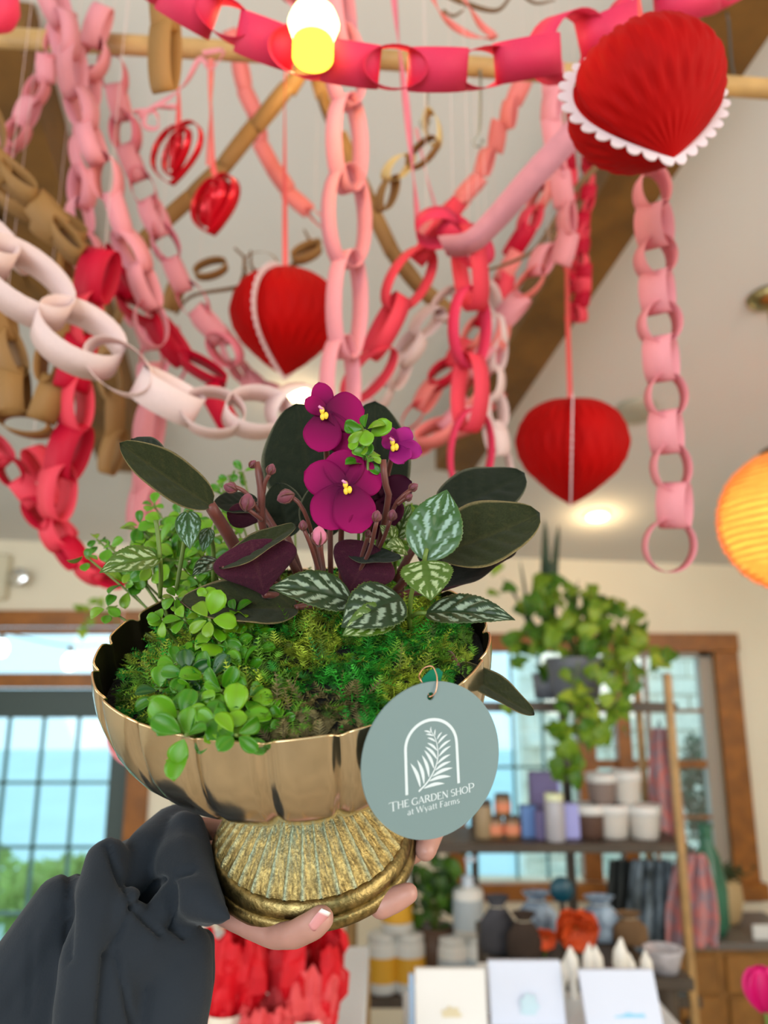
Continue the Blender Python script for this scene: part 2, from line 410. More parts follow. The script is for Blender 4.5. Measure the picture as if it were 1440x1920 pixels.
# foot: ribbed cone, two smooth mouldings and a groove between them
NR = 36
def ringmesh(prof, rib=0, nr=NR, rough=0, dome=0):
    V, Fc, cl_ = [], [], []; n = nr*10
    for r, z in prof:
        for k in range(n):
            th = 2*math.pi*k/n; c = abs(math.cos(nr*th/2))
            w = rib*(c**14)*min(1, r/90.)
            if rib:
                q = noise.noise(Vector((math.cos(th)*r*.05, math.sin(th)*r*.05, z*.05))); q2 = noise.noise(Vector((math.cos(th)*r*.35, math.sin(th)*r*.35, z*.35)))
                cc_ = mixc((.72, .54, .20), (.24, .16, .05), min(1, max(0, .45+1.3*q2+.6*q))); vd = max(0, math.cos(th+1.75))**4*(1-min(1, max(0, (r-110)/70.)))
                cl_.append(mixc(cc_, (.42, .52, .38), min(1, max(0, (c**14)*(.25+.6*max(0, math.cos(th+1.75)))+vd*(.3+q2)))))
            w = rib*(c**14)*min(1, r/90.) + rough*noise.noise(Vector((math.cos(th)*r*.09, math.sin(th)*r*.09, z*.09)))
            V.append(((r+w*.5)*math.cos(th), (r+w*.5)*math.sin(th), z+w))
    for s in range(len(prof)-1):
        for k in range(n):
            j = (k+1) % n; Fc.append((s*n+k, (s+1)*n+k, (s+1)*n+j, s*n+j))
    return mesh_of('m', V, Fc, True, cl_ if rib else None)
ribm = mat('verdigris_gold', attr=True, rough=.45, metal=.8, bump=.9, bscale=.3, bdist=.0008, var=.5, vscale=.20)
link('neck', ringmesh([(75, -266), (58, -278), (50, -292), (52, -304), (60, -312)]), foot_m, bowl_t, BM)
rc = [(50+(186-50)*t, -300-128*(t**1.35)) for t in [i/22 for i in range(23)]]
link('ribbed_foot', ringmesh(rc + [(188, -433)], 6, NR, 2.4), ribm, bowl_t, BM)
band_m = mat('worn_gold_band', (.34, .25, .10), .38, 1, vscale=.07, bump=.5, bscale=.2, bdist=.0005, col2=(.15, .115, .045))
link('foot_band', ringmesh([(184, -430), (190, -430), (197, -435), (202, -446), (204, -456), (200, -460)], 0, 36, .8), band_m, bowl_t, BM)
link('foot_base', ringmesh([(199, -459), (206, -460), (210, -465), (212, -474), (211, -482), (204, -486), (0.5, -486)], 0, 36, .8), band_m, bowl_t, BM)

# moss and soil
def moss_z(x, y):
    r = math.hypot(x, y)/350; return -24*r**3 + 34*(1-r*r) - (38 if x < -120 else 0)*min(1, max(0, (-x-120)/150)) + 9*noise.noise(Vector((x*.02, y*.02, 3))) + (14 if x > 60 and y < 60 else 0)*(1-r)
V, Fc = [], []; NRr, NTt = 16, 64
for i in range(NRr+1):
    for k in range(NTt):
        r = 350*i/NRr; th = 2*math.pi*k/NTt; x, y = r*math.cos(th), r*math.sin(th); V.append((x, y, moss_z(x, y)-12))
for i in range(NRr):
    for k in range(NTt):
        j = (k+1) % NTt; Fc.append((i*NTt+k, (i+1)*NTt+k, (i+1)*NTt+j, i*NTt+j))
o = link('soil', mesh_of('soil', V, Fc, True), mat('potting_soil', (.018, .013, .008), .95, bump=.8, bscale=.1, bdist=6), bowl_t, BM); o['kind'] = 'stuff'
rg = np.random.RandomState(5)
def moss(nf):
    Vs, Fs, Cs = [], [], []; base = 0
    for i in range(nf):
        r = 335*math.sqrt(rg.rand()); th = rg.rand()*2*math.pi; x, y = r*math.cos(th), r*math.sin(th)
        if x < -150 and rg.rand() < .35: continue
        z = moss_z(x, y)-10
        rr_ = r > 285; d = np.array([rg.randn()*.9 + (-x/300. if rr_ else x/500.), rg.randn()*.9 - (y/300. if rr_ else .35), abs(rg.randn())*.55+.35]); d /= np.linalg.norm(d)
        side = np.cross(d, [0, 0, 1.0]); side /= np.linalg.norm(side)+1e-6; nn = np.cross(side, d)
        Ln = rg.uniform(24, 66) * (1 if r < 290 else .6); p0 = np.array([x, y, z]); cv = rg.uniform(-1.1, .3); sw = rg.uniform(-.6, .6)
        patch = noise.noise(Vector((x*.012, y*.012, 9))); q = rg.rand()
        c = np.array([.12, .27, .018])
        if patch > .12: c = np.array([.03, .29, .022])
        elif patch < -.18: c = np.array([.28, .35, .025])
        if (x > -10 and x < 130 and y < -230) and q < .75: c = np.array([.16, .125, .045])
        c = c*rg.uniform(.35, 1.7)
        ns = 9; nodes = []
        for s in range(ns+1):
            t = s/ns; nodes.append(p0 + (d*t + nn*cv*t*t*.5 + side*sw*t*t*.5)*Ln)
        for s in range(ns):
            a, b = nodes[s], nodes[s+1]; w = 1.0*(1-s/ns)+.5
            Vs += [a-side*w, a+side*w, b+side*w*.8, b-side*w*.8]; Fs.append((base, base+1, base+2, base+3)); base += 4; Cs += [c*.8]*4
            if s:
                wl = 9.5*math.sin(math.pi*(s/ns)**.7)+2
                for sg in (-1, 1):
                    tip = a + side*sg*wl + d*wl*.75 + nn*rg.uniform(-3, 4)
                    Vs += [a, a+d*3.4, tip]; Fs.append((base, base+1, base+2)); base += 3; cc = c*rg.uniform(.8, 1.5); Cs += [cc]*3
    me = mesh_of('moss', Vs, Fs, False, np.array(Cs)); return me
moss_m = mat('moss', attr=True, rough=.7, trans=.35)
o = link('moss', moss(4600), moss_m, bowl_t, BM); o['kind'] = 'stuff'; o['label'] = 'feathery green moss packed over the soil'

# ------------------------------------------------------------------ african violet
leafv_m = mat('violet_leaf', attr=True, rough=.68, sheen=.06, var=.35, vscale=60, bump=.6, bscale=260, bdist=.0006, spec=.14, trans=.06)
stem_m = mat('violet_stem', (.14, .028, .018), .5, sheen=.15, var=.25, vscale=90)
def vt(u, v):
    ph = (v*6 - abs(u)*1.3) % 1.0; ve = .35 if (ph < .09 or abs(u) < .05) else 0
    c = mixc((.011, .017, .007), (.032, .035, .015), ve); e = max(0, abs(u)-.955)*22
    return mixc(c, (.16, .15, .09), min(1, e))
def vt2(u, v):
    c = vt(u, v); return (c[0]*2.4+.003, c[1]*1.9+.003, c[2]*1.3+.001)
def vb(u, v):
    ph = (v*6 - abs(u)*1.3) % 1.0; ve = .4 if (ph < .07 or abs(u) < .04) else 0
    return mixc((.075, .010, .028), (.13, .035, .045), ve)
def vshade(u, v): return mixc(vt(u, v), (.006, .006, .005), .65)  # leaf colour with underside shade painted in
VM = dict(
    flat=leaf_mesh('leaf', prof_violet, 1, 20, 26, -.15, .3, .10, .018, ctop=vt, cbot=vb, quilt=.03, nq=6),
    olive=leaf_mesh('leaf', prof_violet, 1, 20, 26, -.1, .25, .16, .015, ctop=vt2, cbot=vb, quilt=.03, nq=6),
    dark=leaf_mesh('leaf', prof_violet, 1, 20, 26, -.15, .3, .15, .02, ctop=vshade, cbot=vb, quilt=.02, nq=6),
    curl=leaf_mesh('leaf', prof_violet, 1, 20, 30, .5, -1.9, .25, .02, ctop=vt2, cbot=vb, quilt=.02, nq=6))
violet = thing('african_violet', 'magenta flowered african violet with dark fuzzy leaves planted in the gold bowl', 'potted plant', BW(60, 40, 0))
ROOT = BW(60, 60, 5)
def vleaf(kind, b, t, nrm, w, pet=None, pr=6.5):
    B, T = P(*b), P(*t); L = (T-B).length; wreal = w*.42/F
    o = link('leaf', VM[kind], leafv_m, violet, leaf_matrix(B, T, CV(*nrm), wreal/L))
    if pet is None: pet = ROOT
    pl = resample(catmull([B + (T-B)*.03, B.lerp(pet, .5) + BA*6*K, pet]), 9)[0]
    wobj('petiole', *tube(pl, [pr*K*(1+.3*i/8) for i in range(9)], 8), stem_m, o, True)
    return o
vleaf('olive', (398, 950, .40), (224, 830, .385), (.50, .22, .75), 82, P(470, 1085, .44), 11)
vleaf('flat', (300, 870, .405), (248, 822, .43), (-.2, .5, .7), 60, P(400, 960, .42), 5)
vleaf('flat', (588, 958, .46), (556, 756, .475), (-.12, -.05, 1), 190, P(600, 1100, .45))
vleaf('flat', (700, 965, .47), (704, 752, .49), (.15, -.05, 1), 160, P(660, 1100, .45))
vleaf('flat', (822, 962, .45), (984, 888, .47), (-.25, .45, .85), 136, P(740, 1090, .45))
vleaf('olive', (815, 1040, .425), (1012, 962, .43), (-.30, .55, .80), 148, P(740, 1110, .44))
vleaf('dark', (812, 1112, .43), (966, 1026, .46), (-.1, .9, .25), 95, P(740, 1120, .44))
vleaf('dark', (790, 1060, .45), (900, 985, .47), (-.3, .6, .6), 95, P(740, 1120, .45))
vleaf('olive', (855, 1248, .385), (1002, 1340, .375), (.42, .62, .55), 62, P(840, 1225, .40), 5)
# curled leaf showing its purple underside
VM['purple'] = leaf_mesh('leaf', lambda v: max(0, math.sin(math.pi*v**1.7))**.7, 1, 20, 26, .1, -.35, -.10, .02, ctop=vb, cbot=vt2, quilt=.012, nq=5)
vleaf('purple', (496, 1118, .405), (470, 1012, .395), (.15, .05, 1), 150, P(560, 1130, .43))
vleaf('olive', (412, 1066, .395), (556, 984, .398), (.35, .75, .45), 58, P(560, 1110, .43), 3)
vleaf('purple', (650, 1118, .42), (700, 1020, .41), (0, .15, 1), 125, P(640, 1130, .43))
vleaf('flat', (655, 1040, .415), (752, 1046, .40), (-.1, .85, .5), 50, P(650, 1110, .43), 3)
vleaf('flat', (486, 940, .44), (402, 945, .425), (.1, .7, .6), 72, P(560, 1080, .44))
vleaf('purple', (500, 975, .438), (425, 962, .424), (.0, -.1, 1), 50, P(560, 1080, .44), 3)
vleaf('olive', (560, 1140, .41), (338, 1128, .385), (-.1, .78, .6), 120, P(620, 1140, .43), 6)
vleaf('flat', (540, 1010, .45), (520, 905, .46), (-.1, .1, 1), 95, P(570, 1100, .45))
vleaf('flat', (600, 1010, .45), (610, 900, .45), (.1, .1, 1), 95, P(600, 1110, .45))

petal_m = mat('violet_petal', attr=True, rough=.65, spec=.15, trans=.15, bump=.2, bscale=900, bdist=.0003)
def pc(u, v): return mixc((.075, .0, .03), (.30, .0, .09), min(1, v*1.2+.0))
def pc2(u, v): return mixc((.16, .0, .09), (.38, .015, .19), min(1, v*1.2))
def pcd(u, v): return (.04, .0, .014)  # near-black petals, their shade put into the colour
PM = dict(a=leaf_mesh('petal', prof_petal, 1, 12, 14, -.05, .2, .05, .02, ctop=pc, thick=.008),
          l=leaf_mesh('petal', prof_petal, 1, 10, 12, -.1, .5, .2, .05, ctop=pc2, thick=.008),
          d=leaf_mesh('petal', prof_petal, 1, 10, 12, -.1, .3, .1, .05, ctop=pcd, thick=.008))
st_m = mat('yellow_stamen', (.85, .58, .04), .5); pist_m = mat('pale_pistil', (.7, .25, .45), .5)
def flower(c, petals, kind, label, sten, stamen=(0, 0)):
    C = P(*c); d = c[2]
    f = bpy.data.objects.new('flower', None); COL.objects.link(f); f.parent = violet; setw(f, Matrix.Translation(C)); f['label'] = label
    for i, (tx, ty, w, dz, kk) in enumerate(petals):
        T = P(tx, ty, d+dz); L = (T-C).length
        M = leaf_matrix(C + CV(0, 0, .0006*(i % 3)), T, CV(.02, .1, 1), w*.80*.42/F/L)
        link('petal', PM[kk or kind], petal_m, f, M)
    if stamen:
        S = P(c[0]+stamen[0], c[1]+stamen[1], d-.004)
        parts = []
        for k, (ax, ay) in enumerate(((-4, -5), (3, 4), (-3, 6))):
            q = S + CV(ax*K, -ay*K, 0); ln = lathe([(0.01, -1), (.6, -.75), (.9, -.2), (.9, .3), (.55, .8), (.01, 1)], 10)
            parts.append(xf(ln, Matrix.Translation(q) @ Matrix.Diagonal((5*K, 5*K, 7*K, 1))))
        wobj('stamen', *join(*parts), st_m, f, True)
        wobj('pistil', *tube([S + CV(-2*K, 6*K, 0), S + CV(-9*K, 12*K, .002)], [3*K, 2.2*K]), pist_m, f, True)
    if sten: wobj('stalk', *tube(resample(catmull([C + CV(0, 0, -.001)] + [P(*s) for s in sten]), 10)[0], 5.5*K, 8), stem_m, f, True)
    return f
flower((612, 775, .405), [(598, 716, 52, .006, None), (572, 748, 42, -.004, 'a'), (684, 770, 92, .006, None), (598, 848, 88, -.004, None), (655, 850, 72, .004, None)], 'a', 'upper magenta flower with yellow centre', [(612, 850, .42), (618, 940, .435), (620, 1080, .44)], (-4, 0))
flower((648, 912, .395), [(642, 842, 92, .006, None), (716, 884, 84, .006, None), (678, 1000, 98, -.004, None), (600, 990, 98, -.004, None), (570, 884, 84, .004, None)], 'a', 'large lower magenta flower facing the camera', [(640, 990, .42), (640, 1100, .44)], (4, 2))
flower((742, 838, .41), [(722, 800, 40, .003, None), (768, 802, 44, .008, None), (792, 848, 46, 0, None), (758, 868, 54, -.012, None), (716, 822, 34, -.003, None)], 'l', 'small pink magenta flower half open at the right', [(728, 880, .42), (722, 930, .43), (700, 1090, .44)], (-2, -4))
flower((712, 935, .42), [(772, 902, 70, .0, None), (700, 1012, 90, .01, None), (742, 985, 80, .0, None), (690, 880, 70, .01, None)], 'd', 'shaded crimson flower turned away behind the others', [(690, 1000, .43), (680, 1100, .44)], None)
bud_m = mat('violet_bud', (.20, .035, .06), .6, sheen=.2, var=.3, vscale=200); hair_m = mat('fine_hair', (.5, .33, .3), .6)
def bud(px, py, d, r, path, ang=0, bright=False):
    o = wobj('flower_bud', *join(*[xf(lathe([(.01, -1.1), (.55, -.8), (.95, -.2), (.9, .35), (.5, .9), (.05, 1.15)], 12), Matrix.Translation(P(px, py, d)) @ CR(ang) @ Matrix.Diagonal((r*K*s, r*K*.8, r*K*1.05, 1)) @ Matrix.Rotation(a, 4, 'Z')) for s, a in ((.95, 0), (.8, .9))]),
             mat('pink_bud', (.55, .13, .22), .55, sheen=.4) if bright else bud_m, violet, True)
    sep = []
    for k in range(5):
        a = k*1.257; q = P(px, py, d); A = CR(ang).to_3x3()
        b0 = q + A @ Vector((0, 0, -r*K*1.1)); b1 = q + A @ Vector((math.cos(a)*r*K*.95, math.sin(a)*r*K*.95, -r*K*.3)); b2 = q + A @ Vector((math.cos(a)*r*K*.8, math.sin(a)*r*K*.8, r*K*.6))
        sep.append(tube(resample(catmull([b0, b1, b2]), 6)[0], [2.2*K, 2.4*K, 2.2*K, 1.6*K, 1*K, .4*K], 5))
    wobj('sepal', *join(*sep), stem_m, o, True)
    if path: wobj('stalk', *tube(resample(catmull([P(*p) for p in path]), 12)[0], 4*K, 7), stem_m, o, True)
def CR(a):
    x, y, z = RT, -(-FW), UP; M = Matrix((( x[0], y[0], z[0], 0), (x[1], y[1], z[1], 0), (x[2], y[2], z[2], 0), (0, 0, 0, 1)))
    return M @ Matrix.Rotation(math.radians(a), 4, 'Y')
wobj('flower_stem', *tube(resample(catmull([P(482, 866, .405), P(490, 920, .405), P(492, 985, .41), P(520, 1090, .43)]), 12)[0], [5*K]+[7.5*K]*10+[8*K], 8), stem_m, violet, True)
bud(474, 870, .405, 7, [(478, 872, .405), (486, 885, .405)], 40)
bud(508, 880, .402, 9, [(505, 890, .402), (497, 905, .403), (494, 925, .405)], 20)
bud(432, 915, .40, 11, [(440, 912, .40), (462, 925, .40), (485, 960, .405)], -70)
bud(463, 942, .397, 14, [(465, 955, .398), (478, 965, .40), (490, 975, .405)], 10)
bud(536, 932, .40, 14, [(545, 930, .40), (562, 945, .40), (580, 985, .405), (600, 1080, .43)], -110)
bud(598, 1006, .385, 15, [(600, 1020, .388), (606, 1060, .40), (612, 1110, .43)], 0, True)
bud(568, 985, .395, 8, [(570, 992, .396), (585, 1030, .40), (605, 1100, .42)], 0)
bud(775, 913, .405, 8, [(770, 918, .405), (750, 935, .405), (735, 960, .41), (700, 1060, .43)], 60)
bud(766, 932, .405, 7, [(760, 934, .405), (745, 945, .406)], 60)
bud(735, 966, .40, 9, [(732, 975, .40), (715, 1020, .41), (680, 1090, .43)], 10)
bud(706, 968, .39, 9, [(706, 978, .39), (690, 1040, .405), (650, 1110, .43)], 10)
bud(690, 1000, .40, 6, [(690, 1005, .40), (670, 1070, .42)], 10)
wobj('flower_stem', *tube(resample(catmull([P(718, 862, .40), P(722, 905, .40), P(728, 935, .405), P(700, 1080, .43)]), 12)[0], 6*K, 8), stem_m, violet, True)

# ------------------------------------------------------------------ aluminium plants (silver splashed leaves)
def pil(base, silv, nq=4.6, sl=1.7):
    def f(u, v):
        a = abs(u); n = noise.noise(Vector((u*3+base[1]*50, v*9, 5)))*.12
        ph = (v*nq - a*sl + n*1.6) % 1.0
        q = noise.noise(Vector((u*7+3, v*13, base[1]*40)))
        s = (.30 < ph+q*.12 < .74) and (.15+.5*n < a < .54+q*.25 or (.64 < a < .82 and q > -.15)) and .06 < v < .93
        if a < .05: s = False
        c = silv if s else base
        return mixc(c, (.10, .16, .02), .6 if a > .94 else 0)
    return f
pile_m = mat('silver_splashed_leaf', attr=True, rough=.33, bump=.2, bscale=500, bdist=.0004, spec=.5, trans=.1)
AL = dict(
    dk=leaf_mesh('leaf', prof_pilea, 1, 30, 56, .1, -.45, .12, .0, .10, 22, ctop=pil((.012, .034, .008), (.27, .34, .24)), cbot=lambda u, v: (.08, .10, .05), quilt=.035, nq=5.2),
    lt=leaf_mesh('leaf', prof_pilea, 1, 30, 56, .1, -.5, .15, .0, .10, 20, ctop=pil((.06, .12, .008), (.36, .44, .22)), cbot=lambda u, v: (.12, .17, .04), quilt=.035, nq=5.2),
    bl=leaf_mesh('leaf', prof_pilea, 1, 30, 56, .1, -.3, .12, .0, .06, 22, ctop=pil((.035, .10, .022), (.27, .40, .33), 3.0, 2.6), cbot=lambda u, v: (.10, .15, .05), quilt=.035, nq=5.2))
gstem_m = mat('green_stem', (.13, .20, .03), .5, trans=.1)
def alum(label, loc, leaves, stems):
    t = thing('aluminium_plant', label, 'potted plant', P(*loc), 'silver leaved plants in the gold bowl')
    for kind, b, tp, nrm, w in leaves:
        B, T = P(*b), P(*tp); link('leaf', AL[kind], pile_m, t, leaf_matrix(B, T, CV(*nrm), w*.42/F/(T-B).length))
    for s in stems: wobj('stem', *tube(resample(catmull([P(*p) for p in s]), 9)[0], 4.2*K, 7), gstem_m, t, True)
alum('silver splashed leafy plant standing right of the violet flowers', (768, 1170, .40), [
    ('bl', (798, 1052, .385), (838, 918, .40), (-.1, .25, 1), 100),
    ('lt', (795, 1052, .382), (808, 1126, .365), (.0, .55, .8), 88),
    ('dk', (662, 1128, .388), (506, 1102, .375), (.0, .75, .65), 92),
    ('dk', (752, 1120, .385), (640, 1176, .368), (.1, .72, .7), 104),
    ('lt', (738, 1150, .380), (642, 1192, .366), (-.1, .45, .9), 62),
    ('dk', (798, 1150, .388), (966, 1162, .372), (.0, .8, .6), 76)],
    [[(768, 1175, .40), (772, 1110, .39), (796, 1052, .385)], [(768, 1160, .40), (784, 1150, .39), (800, 1150, .388)], [(768, 1165, .40), (755, 1140, .39), (748, 1122, .385)], [(766, 1160, .40), (700, 1150, .395), (660, 1128, .388)], [(796, 1052, .385), (797, 1042, .384), (800, 1030, .386)]])
alum('silver splashed sprig at the left back of the bowl', (300, 1120, .42), [
    ('lt', (300, 1046, .40), (186, 1074, .385), (-.1, .7, .7), 70),
    ('bl', (352, 958, .42), (356, 1030, .41), (.1, .4, .9), 48),
    ('bl', (392, 990, .43), (380, 1035, .42), (.2, .4, .9), 30),
    ('dk', (410, 1050, .43), (360, 1080, .41), (.2, .7, .7), 40)],
    [[(300, 1120, .42), (302, 1080, .41), (300, 1046, .40)], [(330, 1110, .43), (345, 1020, .43), (352, 958, .42)], [(400, 1090, .44), (400, 1030, .435), (392, 990, .43)], [(300, 1046, .40), (296, 1000, .40), (292, 975, .40)]])
alum('silver splashed sprig tucked behind the right flowers', (740, 1080, .45), [
    ('lt', (745, 1010, .43), (770, 945, .43), (-.3, .3, .9), 44),
    ('lt', (740, 1020, .42), (712, 985, .41), (.2, .4, .9), 42),
    ('lt', (760, 1030, .42), (722, 1025, .405), (.1, .5, .9), 40)],
    [[(740, 1080, .45), (742, 1040, .44), (745, 1010, .43)]])

# ------------------------------------------------------------------ small glossy creeping plants
glossy_m = mat('glossy_small_leaf', attr=True, rough=.22, spec=.38, trans=.10, bump=.15, bscale=300, bdist=.0004)
def sm(base):
    def f(u, v):
        c = mixc(base, tuple(k*1.25 for k in base), .5*abs(u)); return mixc(c, (.16, .26, .02), .22 if abs(u) > .95 or abs(u) < .04 else 0)
    return f
SM = [leaf_mesh('leaf', prof_small, w, 6, 8, b0, b1, c, 0, ctop=sm(cc), cbot=sm(tuple(k*1.3 for k in cc)), thick=.02)
      for w, b0, b1, c, cc in ((.80, .2, -.6, .25, (.085, .26, .005)), (.72, .1, -.8, .35, (.04, .175, .005)), (.85, .3, -.9, .1, (.14, .32, .008)), (.75, .1, -.5, .4, (.010, .065, .010)), (.66, .3, -.9, .2, (.14, .27, .008)))]
SZ = [.88]
def rosette(t, c, size, nrm, n, pal):
    z = nrm.normalized(); x = z.orthogonal().normalized(); y = z.cross(x); a0 = rnd.random()*6
    for k in range(n):
        a = a0 + k*2*math.pi/n*(1 if n < 5 else 1) + rnd.uniform(-.25, .25); lift = rnd.uniform(-.5, .6)
        d = (x*math.cos(a) + y*math.sin(a) + z*lift).normalized(); L = size*K*rnd.uniform(.75, 1.18)*SZ[0]
        b = c + d*L*.16
        tw = Vector((rnd.gauss(0, .35), rnd.gauss(0, .35), rnd.gauss(0, .35))); link('leaf', SM[rnd.choice(pal+[1])], glossy_m, t, leaf_matrix(b, b+d*L, (z*1.0 + tw - d*z.dot(d)*.5).normalized(), rnd.uniform(.85, 1.1)))
def creeping(label, ros, pal, n=5):
    px0, py0 = ros[0][0], ros[0][1]
    t = thing('creeping_plant', label, 'potted plant', rim_hit(px0, py0, 0), 'small glossy creeping plants in the gold bowl')
    for r in ros:
        px, py, h, size = r[:4]; nn = r[4] if len(r) > 4 else n
        c = P(px, py, .398) if h > 200 else rim_hit(px, py, h); nr = (CV(rnd.uniform(-.35, .35), .55, .8) + BA*.3)
        rosette(t, c, size, nr, nn, pal)
        rosette(t, c - nr.normalized()*20*K, size*1.1, nr, max(2, nn-2), pal)
        lx, ly, lz = (c-BC).dot(BX)/K, (c-BC).dot(BY)/K, (c-BC).dot(BA)/K
        q = .88 if math.hypot(lx, ly) < 330 else 320/math.hypot(lx, ly)
        base = BW(lx*q, ly*q+12, min(moss_z(lx*q, ly*q), lz)-10)
        wobj('stem', *tube(resample(catmull([c, c.lerp(base, .5)+CV(rnd.uniform(-4, 4)*K, 0, 0), base]), 7)[0], [2.6*K+.4*K*i/6 for i in range(7)], 6), gstem_m, t, True)
creeping('bright green glossy creeper spilling over the front left rim', [(392, 1160, 95, 44), (345, 1160, 70, 36), (440, 1150, 80, 34), (470, 1190, 40, 36, 4), (330, 1120, 70, 30), (410, 1205, 45, 44), (360, 1225, 30, 44), (305, 1160, 70, 30, 4), (385, 1130, 100, 36), (425, 1120, 90, 34)], [0, 2, 4, 0])
creeping('deep green glossy creeper at the middle of the left front', [(455, 1255, 25, 42), (395, 1270, 25, 46), (330, 1245, 20, 40), (440, 1225, 30, 40), (300, 1295, 5, 36, 4), (370, 1300, 10, 42), (350, 1265, 30, 40), (415, 1295, 25, 38), (475, 1225, 30, 34)], [1, 3, 0])
creeping('glossy creeper hanging lowest over the bowl edge', [(340, 1350, 8, 52), (437, 1350, 12, 52), (395, 1330, 12, 40), (465, 1310, 16, 42), (310, 1330, 6, 40, 4), (420, 1300, 20, 44), (348, 1378, 14, 50, 4), (442, 1378, 16, 46, 4), (410, 1362, 16, 36)], [0, 1, 2])
creeping('dark little leaved creeper low in the middle of the moss', [(500, 1215, 8, 28), (545, 1200, 8, 28), (520, 1250, 4, 26), (560, 1225, 4, 26), (480, 1170, 15, 26)], [3, 1])
creeping('tiny glossy sprout by the front rim under the brown moss', [(505, 1335, -2, 26, 4), (530, 1350, -6, 24, 3)], [0, 1])
SZ[0] = 1.2
creeping('tall pale green sprig reaching highest at the left back', [(288, 948, 130, 24, 4), (262, 985, 120, 32), (300, 985, 120, 32), (322, 1000, 110, 34), (285, 1060, 90, 38), (340, 965, 120, 30), (318, 1040, 80, 34), (270, 1020, 90, 30), (345, 1010, 90, 28), (255, 1075, 60, 28)], [0, 2, 4])
creeping('leafy green sprigs massed between the silver leaf and the long stalk', [(360, 990, 110, 36), (330, 1050, 80, 38), (395, 1050, 90, 34), (300, 1020, 100, 34), (375, 1095, 60, 36), (440, 1040, 90, 32)], [0, 2, 1])
creeping('thin stemmed sprig leaning out over the left rim', [(182, 1012, 90, 24, 3), (205, 1025, 85, 26, 3), (160, 1042, 80, 26, 2), (235, 1095, 40, 28, 4), (200, 1140, 5, 28, 3), (245, 1060, 70, 26, 3)], [4, 0])
creeping('light green sprigs standing behind the long violet leaf stalk', [(388, 1005, 110, 32), (412, 1025, 90, 32), (380, 1045, 80, 34), (432, 985, 110, 28, 4), (365, 1085, 60, 32), (400, 1075, 60, 30)], [2, 0, 4])
creeping('green sprig poking up behind the curled leaf', [(430, 898, 150, 28, 4), (455, 885, 150, 26, 3), (418, 918, 140, 26, 4), (415, 960, 130, 26, 4), (545, 890, 140, 20, 3)], [0, 1])
SZ[0] = 1.05
creeping('bright sprig between the upper and lower flowers', [(684, 805, 285, 34), (690, 855, 240, 28), (672, 822, 270, 26, 3)], [4, 2])
creeping('glossy sprig behind the flowers at the right', [(750, 965, 130, 34), (718, 1000, 110, 34), (770, 1000, 100, 32), (735, 1035, 80, 34), (765, 945, 150, 30, 4)], [2, 4, 0])

# ------------------------------------------------------------------ hang tag
tag_m = mat('grey_green_card', (.165, .235, .24), .55, bump=.06, bscale=300, bdist=.0003); print_m = mat('white_print', (.62, .68, .70), .6)
dT = .334
TN = CV(.42, .03, .91).normalized(); TV = (UP - TN*UP.dot(TN)).normalized(); TU = TV.cross(TN)
TC = P(812, 1425, dT); KT = dT/F
ht = thing('hang_tag', 'round grey green shop tag with a white fern and lettering hanging on the bowl', 'tag', TC)
TM = frame(TC, TU*KT, TV*KT, TN*KT); setw(ht, TM)
RAD = 146
hc = (-3, 119); hr = 7.5
n = 96; V, Fc = [], []
for z in (0, -4):
    for k in range(n):
        a = 2*math.pi*k/n; V.append((RAD*math.cos(a), RAD*math.sin(a), z))
    for k in range(n):
        a = 2*math.pi*k/n; V.append((hc[0]+hr*math.cos(a), hc[1]+hr*math.sin(a), z))
for k in range(n):
    j = (k+1) % n; Fc += [(k, j, n+j, n+k), (2*n+k, 3*n+k, 3*n+j, 2*n+j), (k, 2*n+k, 2*n+j, j), (n+k, n+j, 3*n+j, 3*n+k)]
link('card', mesh_of('card', V, Fc), tag_m, ht, TM)
CX = .93
def cc(x, y): return ((660+x/4.8-812)/CX, 1425-(1250+y/4.8))
def ribbon2(pts, ws, z=.35):
    V, Fc = [], []; pts = [Vector((*p, 0)) for p in pts]
    for i, p in enumerate(pts):
        t = (pts[min(i+1, len(pts)-1)]-pts[max(i-1, 0)]).normalized(); nn = Vector((-t.y, t.x, 0)); w = ws[i] if isinstance(ws, list) else ws
        V += [p+nn*w/2+Vector((0, 0, z)), p-nn*w/2+Vector((0, 0, z))]
    for i in range(len(pts)-1): Fc.append((2*i, 2*i+1, 2*i+3, 2*i+2))
    return V, Fc
arch = [(480, 1112), (476, 900), (473, 720)] + [(715-242*math.cos(a), 718-240*math.sin(a)) for a in [math.pi*i/24 for i in range(1, 24)]] + [(958, 720), (965, 900), (972, 1085)]
link('printed_arch', mesh_of('arch', *ribbon2([cc(*p) for p in arch], 5.8)), print_m, ht, TM)
fr = [(590, 1098), (650, 1050), (700, 995), (745, 920), (772, 840), (775, 760), (765, 690), (745, 630), (720, 590), (712, 545)]
frp = resample(catmull([(*cc(*p), 0) for p in fr], 5), 28)[0]
parts = [ribbon2([(p.x, p.y) for p in frp], [3.4-2.4*i/27 for i in range(28)])]
